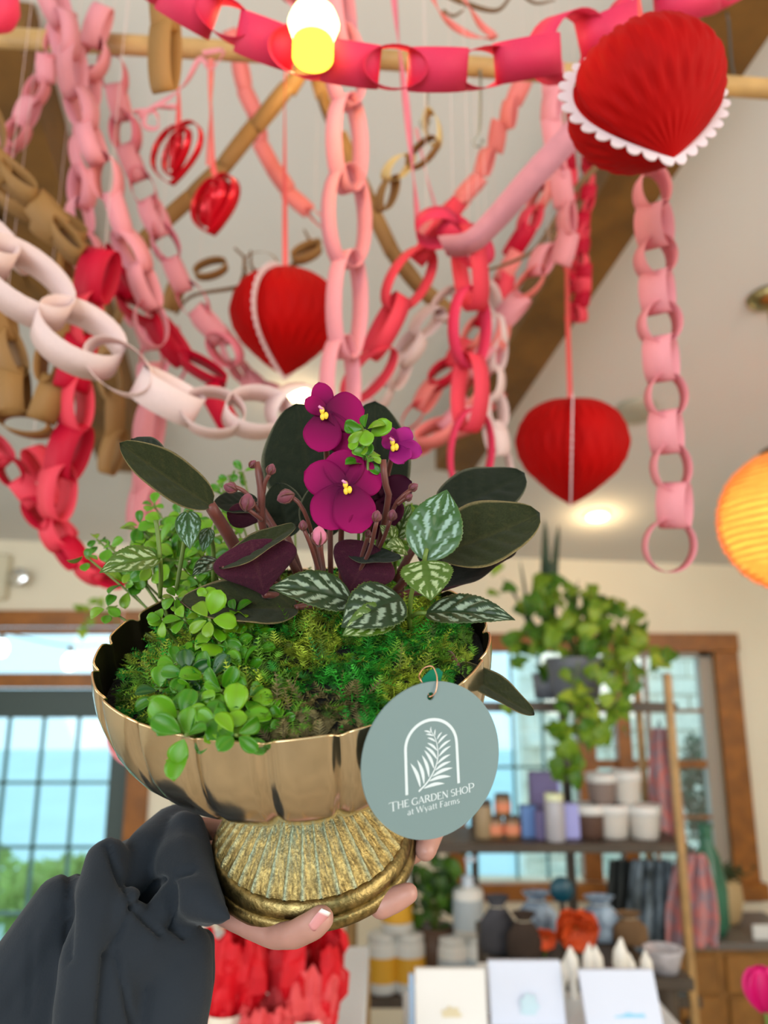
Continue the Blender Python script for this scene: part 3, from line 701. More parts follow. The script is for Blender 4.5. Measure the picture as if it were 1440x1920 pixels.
for a, b in [((640, 1078), (835, 1066)), ((690, 1022), (895, 1012)), ((722, 985), (915, 937)), ((748, 935), (898, 877)), ((768, 880), (895, 813)), ((785, 815), (900, 738)), ((785, 755), (900, 683)), ((778, 700), (870, 627)), ((770, 660), (818, 602)), ((750, 625), (755, 567)), ((712, 590), (715, 540)),
             ((605, 1062), (518, 840)), ((640, 1038), (580, 818)), ((688, 985), (625, 783)), ((735, 915), (648, 742)), ((765, 835), (658, 712)), ((768, 760), (676, 680)), ((755, 680), (678, 635)), ((735, 625), (665, 602)), ((712, 595), (648, 570))]:
    A, B = Vector(cc(*a)), Vector(cc(*b)); L = (B-A).length; nn = Vector((-(B-A).y, (B-A).x))/L; up = -1 if a[0] < b[0] or b[0] < a[0] else 1
    sgn = 1 if b[0] > a[0] else -1
    pp = [A.lerp(B, t) - nn*sgn*L*.07*math.sin(math.pi*t)*(-1) for t in [i/8 for i in range(9)]]
    parts.append(ribbon2([(q.x, q.y) for q in pp], [max(.4, (1.6+L*.11)*math.sin(math.pi*min(1, (i/8)*.96+.04))**.8) for i in range(9)]))
link('printed_fern', mesh_of('fern', *join(*parts)), print_m, ht, TM)
# high contrast roman letters drawn as strokes: S straight (x0,y0,x1,y1,w)  A arc (cx,cy,rx,ry,a0,a1,thick,thin)
tk, tn = .17, .07
G = {
 'T': (.82, [('S', .41, 0, .41, 1, tk), ('S', .02, .97, .80, .97, tn), ('S', .03, .99, .0, .82, .05), ('S', .79, .99, .82, .82, .05), ('S', .28, .02, .54, .02, .04)]),
 'H': (.86, [('S', .14, 0, .14, 1, tk*.9), ('S', .70, 0, .70, 1, tk*.9), ('S', .14, .52, .70, .52, tn), ('S', .02, .02, .26, .02, .04), ('S', .58, .02, .82, .02, .04), ('S', .02, .98, .26, .98, .04), ('S', .58, .98, .82, .98, .04)]),
 'E': (.66, [('S', .14, 0, .14, 1, tk), ('S', .05, .97, .56, .97, tn), ('S', .14, .52, .46, .52, tn), ('S', .05, .03, .60, .03, tn), ('S', .56, .99, .57, .84, .05), ('S', .60, .01, .62, .18, .05)]),
 'G': (.88, [('A', .46, .5, .38, .47, 45, 320, tk, tn), ('S', .76, 0.08, .76, .42, tk*.8), ('S', .60, .42, .86, .42, .045)]),
 'A': (.82, [('S', .06, 0, .38, 1, tn), ('S', .38, 1, .72, 0, tk), ('S', .18, .34, .58, .34, .06), ('S', 0, .02, .18, .02, .04), ('S', .60, .02, .84, .02, .04)]),
 'R': (.80, [('S', .14, 0, .14, 1, tk), ('A', .32, .74, .26, .24, 90, -90, tk, tn), ('S', .05, .97, .34, .97, tn), ('S', .14, .5, .34, .5, tn), ('S', .36, .5, .74, 0, tk*.9), ('S', .03, .02, .26, .02, .04)]),
 'D': (.86, [('S', .14, 0, .14, 1, tk), ('A', .34, .5, .42, .47, 90, -90, tk, tn), ('S', .04, .97, .36, .97, tn), ('S', .04, .03, .36, .03, tn)]),
 'N': (.88, [('S', .12, 0, .12, 1, tn), ('S', .12, 1, .72, 0, tk), ('S', .72, 0, .72, 1, tn), ('S', .02, .02, .22, .02, .04), ('S', .62, .98, .84, .98, .04)]),
 'S': (.62, [('A', .30, .74, .22, .23, 40, 270, tk*.8, tn), ('A', .30, .27, .24, .25, 90, -145, tk*.9, tn)]),
 'O': (.90, [('A', .44, .5, .38, .47, 0, 360, tk, tn)]),
 'P': (.72, [('S', .14, 0, .14, 1, tk), ('A', .34, .71, .28, .26, 90, -90, tk, tn), ('S', .02, .97, .36, .97, tn), ('S', .14, .45, .36, .45, tn), ('S', .03, .02, .26, .02, .04)]),
 'W': (1.12, [('S', .06, 1, .32, 0, tk*.85), ('S', .32, 0, .54, 1, tn), ('S', .54, 1, .78, 0, tk*.85), ('S', .78, 0, 1.02, 1, tn), ('S', 0, .98, .16, .98, .04), ('S', .94, .98, 1.1, .98, .04)]),
 'F': (.62, [('S', .14, 0, .14, 1, tk), ('S', .05, .97, .54, .97, tn), ('S', .14, .52, .44, .52, tn), ('S', .04, .02, .26, .02, .04)]),
 'a': (.52, [('S', .38, 0, .38, .45, tk*.8), ('A', .24, .44, .15, .2, 0, 150, tn*1.5, tn), ('A', .22, .17, .17, .16, 60, 330, tk*.7, tn), ('S', .38, .03, .48, .03, .05)]),
 't': (.36, [('S', .16, .05, .16, .85, tk*.8), ('S', .02, .62, .32, .62, .05), ('S', .16, .03, .32, .05, .06)]),
 'y': (.56, [('S', .06, .64, .28, .02, tk*.8), ('S', .50, .64, .20, -.28, tn), ('S', .0, .63, .16, .63, .04)]),
 'r': (.40, [('S', .12, 0, .12, .64, tk*.8), ('A', .27, .46, .13, .17, 40, 170, tk*.6, tn), ('S', .02, .02, .22, .02, .04)]),
 'm': (.88, [('S', .12, 0, .12, .64, tk*.8), ('A', .26, .46, .14, .17, 0, 170, tn*1.4, tn), ('S', .40, 0, .40, .46, tk*.8), ('A', .55, .46, .15, .17, 0, 170, tn*1.4, tn), ('S', .70, 0, .70, .46, tk*.8)]),
 's': (.40, [('A', .19, .49, .13, .14, 40, 270, tk*.6, tn), ('A', .19, .17, .15, .16, 90, -145, tk*.7, tn)]),
 ' ': (.30, [])}
def text(s, x0, y0, h, width, rot, caps=()):
    parts = []; x = 0; tot = sum(G[c][0]*(1.28 if i in caps else 1) for i, c in enumerate(s)); sx = width/tot
    for i, c in enumerate(s):
        k = 1.28 if i in caps else 1; adv, st = G[c]; dy = -.18 if i in caps and c == 'T' else (0 if i in caps else 0)
        for e in st:
            if e[0] == 'S': pts = [(e[1], e[2]), (e[3], e[4])]; ws = [e[5]]*2
            else:
                _, cx, cy, rx, ry, a0, a1, w1, w2 = e; pts = []; ws = []
                for q in range(19):
                    a = math.radians(a0+(a1-a0)*q/18); pts.append((cx+rx*math.cos(a), cy+ry*math.sin(a))); ws.append(w2+(w1-w2)*abs(math.cos(a))**1.3)
            pp = [((x+px*k)*sx, (py*k+dy)*h) for px, py in pts]
            parts.append(ribbon2(pp, [w*h*1.05 for w in ws]))
        x += adv*k
    R = Matrix.Rotation(rot, 4, 'Z')
    return join(*[xf(p, Matrix.Translation((x0, y0, 0)) @ R) for p in parts])
x0, y0 = cc(318, 1222); x1, _ = cc(1132, 1222)
link('printed_shop_name', mesh_of('name', *text('THE GARDEN SHOP', x0, y0, 13.2, x1-x0, math.radians(2.6), (0, 14))), print_m, ht, TM)
x0, y0 = cc(484, 1290); x1, _ = cc(980, 1290)
link('printed_farm_name', mesh_of('name', *text('at Wyatt Farms', x0, y0, 11.5, x1-x0, math.radians(2.8))), print_m, ht, TM)
cop_m = mat('copper_wire', (.75, .36, .22), .3, 1)
wp = [(-9, 119, 2), (-2, 121, 5), (5, 128, 5), (9, 142, 3), (12, 158, -4), (8, 172, -14), (-6, 168, -22), (-18, 156, -18), (-20, 150, -8), (-10, 130, -8), (-4, 120, -6)]
wobj('wire_loop', *tube([TM @ Vector(p) for p in resample(catmull(wp), 50)[0]], 1.15*KT, 6), cop_m, ht, True)
clip = thing('plant_pick', 'dark green plastic plant pick stuck in the moss above the tag', 'plant pick', P(800, 1290, .36))
V = []
for z in (0, .0012):
    for px, py in ((782, 1292), (792, 1270), (806, 1256), (822, 1252), (830, 1260), (826, 1275), (812, 1290), (800, 1330), (788, 1330)): V.append(P(px, py, .352) + CV(0, 0, z))
wobj('pick_head', V, [tuple(range(8, -1, -1)), tuple(range(9, 18))] + [(i, (i+1) % 9, (i+1) % 9+9, i+9) for i in range(9)], mat('green_plastic', (.0, .16, .075), .35), clip)

# ------------------------------------------------------------------ the hand and sleeve
def capsule_union(caps, voxel, smooth_it):
    """one continuous skin over tapered capsules: SDF sampled on a grid, then remeshed"""
    V, Fc = [], []
    for a, b, ra, rb in caps:
        n = len(V); seg = 8; ax = (b-a); L = ax.length; z = ax/L if L > 1e-6 else Vector((0, 0, 1)); x = z.orthogonal().normalized(); y = z.cross(x)
        rings = [(a - z*ra*math.cos(t)*1.0, ra*math.sin(t)) for t in (0.25, .75, 1.2)] + [(a, ra), (b, rb)] + [(b + z*rb*math.cos(t), rb*math.sin(t)) for t in (1.2, .75, .25)]
        m = 14
        for c, r in rings:
            for k in range(m):
                t = 2*math.pi*k/m; V.append(c + (x*math.cos(t)+y*math.sin(t))*r)
        for s in range(len(rings)-1):
            for k in range(m):
                j = (k+1) % m; Fc.append((n+s*m+k, n+s*m+j, n+(s+1)*m+j, n+(s+1)*m+k))
        Fc.append(tuple(n+k for k in range(m-1, -1, -1))); Fc.append(tuple(n+(len(rings)-1)*m+k for k in range(m)))
    me = mesh_of('tmp', V, Fc); o = bpy.data.objects.new('tmp', me); COL.objects.link(o)
    r = o.modifiers.new('r', 'REMESH'); r.mode = 'VOXEL'; r.voxel_size = voxel; r.use_smooth_shade = True
    s = o.modifiers.new('s', 'SMOOTH'); s.factor = .5; s.iterations = smooth_it
    dg = bpy.context.evaluated_depsgraph_get(); res = bpy.data.meshes.new_from_object(o.evaluated_get(dg))
    bpy.data.objects.remove(o); return res
def chaincaps(pts):
    out = []
    for p, q in zip(pts, pts[1:]):
        a, b = P(*p[:3]), P(*q[:3]); out.append((a, b, p[3]*p[2]/F, q[3]*q[2]/F))
    return out
def loc(w):
    x, y, d = proj(w); return (x, y, d)
caps = []
def kn(x, y, z, r): w = BW(x, y, z); a, b, d = proj(w); return (a, b, d, r)
WR1, WR2 = (352, 1575, .488, 42), (372, 1672, .435, 44)
caps += chaincaps([(240, 1680, .47, 60), WR1, kn(-120, 100, -520, 34), kn(60, 95, -518, 30)])
caps += chaincaps([(250, 1750, .45, 60), WR2, kn(-120, -40, -520, 36), kn(70, -60, -518, 30)])
caps += chaincaps([(245, 1715, .46, 60), (362, 1625, .46, 46), kn(-100, 30, -522, 36), kn(80, 20, -520, 30)])
caps += chaincaps([(372, 1672, .435, 40), (425, 1708, .425, 28), (475, 1738, .412, 24), (515, 1756, .402, 23), (553, 1752, .391, 26), (588, 1734, .3835, 27), (602, 1722, .382, 25)])      # thumb
caps += chaincaps([kn(70, -60, -518, 30), kn(140, -90, -520, 27), (715, 1698, .418, 25), (745, 1684, .42, 24), (765, 1675, .42, 20)])  # index
caps += chaincaps([kn(80, 20, -520, 30), kn(170, 20, -520, 27), kn(232, 40, -505, 25), kn(252, 50, -470, 24), (798, 1594, .45, 21)])          # middle
caps += chaincaps([kn(70, 60, -518, 28), kn(150, 100, -518, 25), kn(205, 130, -500, 23), kn(222, 140, -460, 20)])
caps += chaincaps([kn(60, 95, -518, 28), kn(110, 160, -516, 24), kn(140, 205, -500, 21), kn(150, 218, -468, 18)])
hm = capsule_union(caps, .0016, 5)
skin = mat('skin', (.50, .25, .20), .45, var=.12, vscale=35, bump=.15, bscale=250, bdist=.0004)
skin.node_tree.nodes['Principled BSDF'].inputs['Subsurface Weight'].default_value = .15
skin.node_tree.nodes['Principled BSDF'].inputs['Subsurface Radius'].default_value = (.006, .002, .001)
person = thing('person', 'hand in a charcoal sweatshirt sleeve gripping the foot of the gold bowl from below', 'person', P(250, 1750, .44))
hm.materials.clear(); link('hand', hm, skin, person, I4)
# thumb nail
V, Fc = [], []; NB = P(601, 1727, .3825-.0072); ny = CV(.60, .78, -.02).normalized(); nz = (CV(.42, -.15, .9)).normalized(); nz = (nz-ny*nz.dot(ny)).normalized(); nx = ny.cross(nz); cols = []
for j in range(9):
    for i in range(7):
        u, v = -1+i/3, -1+j/4; k = math.sqrt(max(0, 1-.25*v*v)); y = v*18 + (2.5*(1-u*u) if v > 0 else -3*(1-u*u)*-v)
        V.append(NB + nx*u*12.5*k*K + ny*y*K + nz*(-u*u*5.5 - (v < 0)*v*v*1.5 + 1.2)*K); cols.append((.86, .80, .78) if v > .7 else (.66, .28, .28))
for j in range(8):
    for i in range(6): a = j*7+i; Fc.append((a, a+1, a+8, a+7))
o = wobj('thumb_nail', V, Fc, mat('nail', attr=True, rough=.25), person, True, cols)
sm_ = o.modifiers.new('s', 'SOLIDIFY'); sm_.thickness = .0006; sm_.offset = -1
# sleeve
cl = mat('charcoal_sweatshirt', (.020, .025, .033), .95, sheen=.12, bump=.5, bscale=900, bdist=.0004, var=.18, vscale=14, spec=.2)
sc = []
sc += chaincaps([(338, 1600, .475, 70), (262, 1700, .455, 125), (170, 1850, .43, 170), (60, 2060, .41, 215)])
sc += chaincaps([(342, 1548, .474, 40), (345, 1620, .435, 56), (372, 1682, .408, 44), (412, 1714, .398, 20), (432, 1724, .396, 7)])
sc += chaincaps([(352, 1560, .455, 40), (362, 1640, .43, 48), (392, 1700, .41, 34)])
sc += chaincaps([(325, 1552, .47, 42), (275, 1595, .445, 42), (225, 1680, .425, 44)])
sc += chaincaps([(202, 1612, .425, 40), (182, 1690, .405, 46), (165, 1800, .39, 50), (150, 2000, .37, 60)])
sc += chaincaps([(120, 1700, .42, 60), (60, 1810, .41, 75), (-30, 1960, .40, 110)])
sc += chaincaps([(318, 1700, .415, 38), (360, 1696, .412, 34), (400, 1712, .412, 18), (428, 1722, .413, 6)])
sc += chaincaps([(262, 1772, .405, 62), (335, 1800, .41, 66), (330, 1880, .40, 68), (280, 2050, .39, 90)])
sc += chaincaps([(235, 1700, .405, 34), (225, 1790, .395, 34), (215, 2000, .375, 44)])
sc += chaincaps([(380, 1770, .425, 26), (385, 1840, .425, 20), (340, 1960, .41, 40)])
sme = capsule_union(sc, .0022, 4)
n = len(sme.vertices); co = np.empty(n*3); sme.vertices.foreach_get('co', co); co = co.reshape(-1, 3); no = np.empty(n*3); sme.vertices.foreach_get('normal', no); no = no.reshape(-1, 3)
for i in range(n):
    v = Vector(co[i]); a, b, d = proj(v)
    w = noise.noise(Vector((a*.012+b*.007, b*.004, 2)))*.0022 + noise.noise(Vector((a*.03, b*.014, 7)))*.0009
    for (x0, y0, x1, y1, wd, dp) in ((200, 1585, 248, 1700, 6, .0035), (248, 1700, 300, 1752, 6, .0035), (248, 1700, 200, 1790, 6, .003), (300, 1650, 360, 1628, 7, .003), (255, 1695, 300, 1650, 6, .003), (200, 1790, 190, 1920, 7, .0035), (215, 1790, 250, 1920, 6, .003), (320, 1660, 322, 1735, 8, .004), (322, 1735, 345, 1755, 7, .004), (130, 1640, 128, 1800, 8, .003), (62, 1745, 55, 1900, 5, .0012)):
        ex, ey = x1-x0, y1-y0; t = max(0, min(1, ((a-x0)*ex+(b-y0)*ey)/(ex*ex+ey*ey))); q = math.hypot(a-x0-ex*t, b-y0-ey*t)/wd
        if q < 3: w -= dp*math.exp(-q*q)
    co[i] += no[i]*w
sme.vertices.foreach_set('co', co.ravel()); sme.update(); sme.materials.clear()
link('sleeve', sme, cl, person, I4)

# ------------------------------------------------------------------ paper chains
def link_mesh(w, aspect, pinch=0, n=26):
    """closed paper strip loop, unit length along X, strip width w along Y"""
    th = .007; V, Fc = [], []
    for k in range(n):
        a = 2*math.pi*k/n; cx, sx = math.cos(a), math.sin(a)
        x = .5*cx; z = .5*aspect*sx*(1-pinch*cx*cx)
        nx, nz = cx*aspect, sx; l = math.hypot(nx, nz); nx /= l; nz /= l
        for r in (0, 1):
            for y in (-w/2, w/2): V.append((x-nx*th*r, y, z-nz*th*r))
    for k in range(n):
        a, b = k*4, ((k+1) % n)*4
        Fc += [(a, a+1, b+1, b), (a+2, b+2, b+3, a+3), (a, b, b+2, a+2), (a+1, a+3, b+3, b+1)]
    me = mesh_of('link', V, Fc, True)
    return me
PAPER = dict(hot=(.84, .045, .13), coral=(.86, .06, .10), pink=(.86, .34, .39), pale=(.86, .66, .64), crim=(.60, .0, .03), kraft=(.37, .19, .06), salmon=(.88, .24, .22), lit_kraft=(.82, .62, .28), rose=(.80, .22, .30), lilac=(.72, .33, .42))  # the pale yellow is kraft paper with warm light painted in
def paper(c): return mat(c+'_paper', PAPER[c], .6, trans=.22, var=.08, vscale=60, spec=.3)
LM = {}
def chain(label, c, w, n, aspect, pts, face=0, over=1.35, jit=.22, group='paper chains hung under the ceiling', pinch=0, cols=None, seed=0, phi=34, alt=90, centres=False, rolls=None):
    n = n or len(pts); r = random.Random(seed+len(label)); pl = catmull([P(*p) for p in pts], 12); q, L = resample(pl, 2*n+1); pitch = L/n; ln = pitch*over
    if centres:
        cs = [P(*p) for p in pts]; n = len(cs); q = [cs[0]*1.5-cs[1]*.5]
        for i, c_ in enumerate(cs): q += [c_, c_.lerp(cs[i+1], .5) if i < n-1 else c_*1.5-cs[i-1]*.5]
        pitch = sum((b-a).length for a, b in zip(cs, cs[1:]))/(n-1); ln = pitch*over
    t = thing('paper_chain', label, 'paper chain', q[0], group); key = (c, round(w/ln, 1), aspect, pinch)
    top = min((q[0], q[-1]), key=lambda v: proj(v)[1])
    if proj(top)[1] > -30: wobj('hanging_thread', *tube([top, Vector((top.x, top.y, ceil_z(top.x, top.y)))], .0004, 4), paper('pale'), t)
    for i in range(n):
        a, b = q[2*i], q[2*i+2]; X = (b-a).normalized(); C = q[2*i+1] + Vector((r.gauss(0, 1), r.gauss(0, 1), r.gauss(0, 1)))*ln*.02
        X = (X + Vector((r.gauss(0, 1), r.gauss(0, 1), r.gauss(0, 1)))*jit*.35).normalized()
        cv = (EYE-C).normalized(); Z = (cv - X*cv.dot(X)).normalized(); Y = Z.cross(X)
        if centres: ln = (b-a).length*over
        ang = math.radians(rolls[i]) if rolls else math.radians(phi + (0 if (i+face) % 2 == 0 else alt)) + r.gauss(0, jit)
        Y2 = Y*math.cos(ang) + Z*math.sin(ang); Z2 = X.cross(Y2)
        col = cols[i % len(cols)] if cols else c; kk = (col,)+key[1:]
        if kk not in LM: m_ = link_mesh(key[1], aspect, pinch); m_.materials.append(paper(col)); LM[kk] = m_
        s = ln*r.uniform(.95, 1.06); ws = w/(key[1]*ln)
        link('link', LM[kk], None, t, frame(C, X*s, Y2*ln*ws, Z2*s*r.uniform(.85, 1.15)))
    return t
chain('hot pink paper chain of wide links swagged across the top front', 'hot', .036, 0, .62, [(278, -45, .74), (352, 5, .74), (425, 42, .74), (498, 76, .74), (577, 100, .73), (657, 118, .73), (738, 126, .73), (820, 129, .74), (903, 124, .76), (985, 112, .77), (1064, 85, .80), (1140, 55, .83), (1215, 25, .85), (1290, 0, .87), (1360, -30, .9)], 0, 1.36, .05, phi=86, alt=-82, centres=True)
chain('pale pink chain of long narrow links hanging down the middle', 'pink', .026, 0, .46, [(640, 20, 1.0), (645, 130, 1.0), (650, 265, 1.0), (648, 410, 1.0), (645, 570, 1.0), (640, 720, 1.0)], 0, 1.30, .04, rolls=[20, 55, 36, 44, 38, 40], centres=True)
chain('pale pink chain dropping along the right of the left rafter', 'pink', 0.026, 10, .55, [(85, -40, 1.1), (120, 60, 1.1), (140, 150, 1.1), (170, 260, 1.1), (205, 350, 1.1), (235, 440, 1.1), (280, 560, 1.1), (290, 640, 1.1)], 0, 1.35, .4)
chain('small pink chain curving down to the left edge of the picture', 'pink', 0.026, 7, .55, [(125, 20, 1.2), (95, 100, 1.2), (80, 150, 1.2), (55, 200, 1.2), (25, 260, 1.2), (-20, 300, 1.2)], 0, 1.3, .35)
chain('pink chain with square links hanging behind the dowel on the left', 'pink', 0.028, 8, .6, [(190, 20, 1.2), (175, 90, 1.2), (160, 180, 1.2), (158, 280, 1.2), (150, 370, 1.2), (155, 440, 1.2), (175, 500, 1.2)], 0, 1.35, .3)
chain('rosy chain lit by the lamp leaning down to the right', 'pink', 0.03, 11, .62, [(205, 110, 1.3), (225, 200, 1.3), (245, 290, 1.3), (285, 390, 1.3), (310, 460, 1.3), (345, 540, 1.3), (400, 620, 1.3), (440, 680, 1.3)], 1, 1.35, .2, cols=['rose', 'pink'], phi=10)
chain('deep pink short chain ending behind the middle heart', 'pink', .034, 6, .55, [(370, 590, 1.5), (415, 630, 1.5), (450, 690, 1.5), (490, 730, 1.5), (530, 745, 1.5)], 0, 1.35, .3)
chain('white pearly chain of big open links swagged in from the left', 'pale', .036, 0, .72, [(-55, 440, .84), (45, 530, .84), (150, 632, .84), (232, 690, .84), (312, 745, .85), (400, 775, .86), (482, 772, .87), (565, 775, .9)], 0, 1.42, .04, rolls=[30, 42, 40, 88, 14, 70, 60, 100], centres=True)
chain('pearly chain rising behind the flowers to the upper right', 'pale', 0.028, 8, .55, [(600, 800, 1.2), (680, 770, 1.2), (740, 700, 1.2), (790, 620, 1.2), (850, 560, 1.2), (900, 520, 1.2)], 0, 1.4, .4, phi=45)
chain('taut kraft paper chain slanting from the lamp down left', 'kraft', 0.03, 6, 0.12, [(590, 90, 1.45), (500, 210, 1.45), (400, 330, 1.45), (310, 410, 1.45), (230, 500, 1.45)], 0, 1.12, .12, phi=10, alt=25)
chain('taut kraft paper chain slanting from the lamp down right', 'kraft', 0.03, 7, 0.14, [(580, 100, 1.5), (620, 220, 1.5), (680, 350, 1.5), (730, 460, 1.5), (790, 540, 1.5), (850, 590, 1.5)], 0, 1.12, .15, phi=10, alt=30)
chain('kraft paper chain hanging near the left of the dowel', 'kraft', 0.032, 2, .3, [(300, -90, .95), (310, 40, .95), (308, 165, .95)], 0, 1.2, .15, phi=5, alt=30)
chain('kraft chain with curled links at the upper left corner', 'kraft', 0.036, 6, .5, [(-40, 200, 1.1), (0, 330, 1.1), (60, 400, 1.1), (130, 450, 1.1), (150, 540, 1.1), (140, 620, 1.1)], 1, 1.35, .4, phi=40, alt=60)
chain('sagging kraft chain low at the left edge', 'kraft', 0.036, 7, .42, [(-10, 560, 1.0), (20, 690, 1.0), (35, 790, 1.0), (80, 780, 1.0), (100, 670, 1.0), (140, 580, 1.0)], 0, 1.3, .3, phi=15, alt=50)
chain('kraft chain hanging beside the left rafter end', 'kraft', 0.03, 6, .4, [(200, 470, 1.3), (210, 560, 1.3), (200, 650, 1.3), (212, 740, 1.3), (215, 830, 1.3), (205, 880, 1.3)], 0, 1.3, .35, phi=20, alt=50)
chain('dark brown chain of flat links across the left', 'kraft', 0.038, 4, .3, [(-40, 280, 1.0), (30, 340, 1.0), (100, 420, 1.0), (150, 480, 1.0)], 0, 1.2, .2, phi=20, alt=40)
chain('hot red chain of broad links dropping at the left', 'coral', .042, 6, .45, [(195, 480, 1.0), (160, 580, 1.0), (145, 680, 1.0), (140, 780, 1.0), (120, 880, 1.0), (95, 960, 1.0)], 0, 1.3, .25, cols=['crim', 'coral'], phi=15, alt=50)
chain('red chain sweeping down left behind the bowl', 'crim', 0.03, 8, .6, [(-20, 830, 1.05), (35, 900, 1.05), (80, 960, 1.05), (120, 1020, 1.05), (170, 1070, 1.05), (235, 1085, 1.05)], 0, 1.4, .3, cols=['coral', 'crim'])
chain('small red loops tangled above the sweeping red chain', 'coral', .032, 4, .6, [(60, 850, 1.15), (100, 910, 1.15), (90, 970, 1.15), (130, 1010, 1.15)], 1, 1.4, .4)
chain('crimson chain of twisted strips running down to the right', 'crim', .034, 5, .3, [(195, 480, 1.15), (240, 560, 1.15), (300, 610, 1.15), (345, 670, 1.15), (392, 705, 1.15), (430, 800, 1.15)], 0, 1.25, .5, phi=10, alt=60)
chain('coral chain of open loops slanting down behind the violet', 'coral', 0.023, 4, .55, [(850, 400, 1.1), (800, 460, 1.1), (745, 570, 1.1), (700, 680, 1.1), (660, 740, 1.1)], 1, 1.35, .3, phi=60)
chain('big coral loop chain knotted at the middle right', 'hot', .028, 3, .75, [(800, 430, 1.05), (850, 430, 1.05), (900, 480, 1.05)], 1, 1.9, .3)
chain('coral chain of long loops hanging straight behind the leaves', 'coral', 0.024, 4, .55, [(880, 440, 1.05), (884, 560, 1.05), (884, 680, 1.05), (882, 800, 1.05), (880, 910, 1.05)], 1, 1.35, .2, cols=['coral', 'hot'], phi=50)
chain('pearly chain hanging straight beside the coral one', 'pale', .030, 7, .55, [(915, 540, 1.3), (930, 640, 1.3), (925, 740, 1.3), (935, 840, 1.3), (938, 900, 1.3)], 0, 1.35, .3)
chain('salmon chain slanting down from the right of the dowel', 'salmon', 0.032, 7, .25, [(985, 140, 1.45), (945, 230, 1.45), (900, 320, 1.45), (860, 380, 1.45), (790, 440, 1.45)], 0, 1.15, .3, phi=5, alt=45)
chain('salmon chain slanting down behind the middle heart cord', 'salmon', 0.032, 8, .25, [(430, 60, 1.6), (465, 180, 1.6), (505, 300, 1.6), (560, 380, 1.6), (620, 430, 1.6)], 0, 1.15, .3, phi=5, alt=45)
chain('soft pink chain hanging left of the large heart', 'pink', 0.03, 7, .3, [(1040, 120, 1.15), (1035, 220, 1.15), (1050, 330, 1.15), (1065, 420, 1.15), (1055, 490, 1.15)], 0, 1.2, .2, phi=10, alt=40)
chain('rosy chain slanting down from the soft pink one', 'pink', .034, 8, .5, [(1030, 460, 1.3), (990, 540, 1.3), (940, 610, 1.3), (900, 700, 1.3), (860, 780, 1.3), (790, 830, 1.3)], 0, 1.3, .3, cols=['pink', 'salmon'])
chain('pink chain of alternate rings hanging clear at the right', 'pink', .033, 0, .80, [(1220, 358, .92), (1225, 422, .92), (1228, 484, .92), (1232, 548, .92), (1237, 610, .92), (1241, 674, .92), (1247, 742, .92), (1253, 810, .92), (1257, 878, .92), (1262, 946, .92), (1254, 1020, .92)], 0, 1.28, .06, phi=70, alt=-55, centres=True)
chain('crimson chain of tiny links hanging by the right rafter', 'crim', .028, 14, .45, [(1085, 250, 1.5), (1105, 340, 1.5), (1090, 430, 1.5), (1095, 520, 1.5), (1085, 600, 1.5)], 0, 1.3, .6, cols=['crim', 'coral'])
chain('second crimson chain of tiny links beside the heart cord', 'crim', .026, 12, .45, [(1060, 260, 1.6), (1070, 350, 1.6), (1060, 440, 1.6), (1075, 540, 1.6), (1070, 600, 1.6)], 0, 1.3, .6, cols=['coral', 'crim'])
chain('mixed red and orange chain slanting down in the middle right', 'coral', .032, 12, .5, [(1040, 300, 1.5), (1005, 390, 1.5), (965, 470, 1.5), (930, 560, 1.5), (870, 650, 1.5), (800, 740, 1.5), (760, 800, 1.5)], 0, 1.35, .5, cols=['crim', 'salmon', 'coral'])
chain('pink chain glimpsed low behind the long violet leaf', 'pink', .038, 4, .35, [(285, 690, 1.2), (282, 800, 1.2), (270, 900, 1.2), (262, 990, 1.2)], 0, 1.2, .15, phi=10, alt=30)
chain('coral streamer chain behind the round violet leaf', 'salmon', .034, 5, .25, [(940, 740, 1.5), (880, 790, 1.5), (810, 830, 1.5), (760, 850, 1.5)], 0, 1.2, .3)
chain('pink chain hanging from the top near the lamp', 'pink', .030, 4, .5, [(520, -60, 1.1), (560, -10, 1.1), (640, -20, 1.1), (690, -60, 1.1)], 0, 1.35, .3)
chain('pink loop hanging beside the green door', 'pink', .012, 1, .8, [(215, 1370, 1.1), (285, 1415, 1.1)], 1, 1.3, .05)
chain('manila chain curled round the wire hooks under the dowel', 'lit_kraft', .028, 4, .45, [(800, 215, 1.2), (810, 270, 1.2), (740, 320, 1.2), (720, 390, 1.2)], 1, 1.3, .6, cols=['lit_kraft', 'kraft'])
chain('kraft loops hanging below the slanting kraft chain', 'kraft', .022, 4, .6, [(590, 430, 1.5), (560, 480, 1.5), (350, 520, 1.5), (330, 600, 1.5)], 1, .7, .4)
chain('pale chain entering at the left edge above the white one', 'pale', .028, 3, .5, [(-60, 400, .9), (0, 450, .9), (40, 500, .9)], 1, 1.4, .3)
chain('pink rings far behind between the crimson strips', 'rose', .018, 6, .7, [(250, 560, 1.7), (275, 640, 1.7), (300, 720, 1.7), (330, 690, 1.7), (330, 620, 1.7)], 1, 1.3, .4)

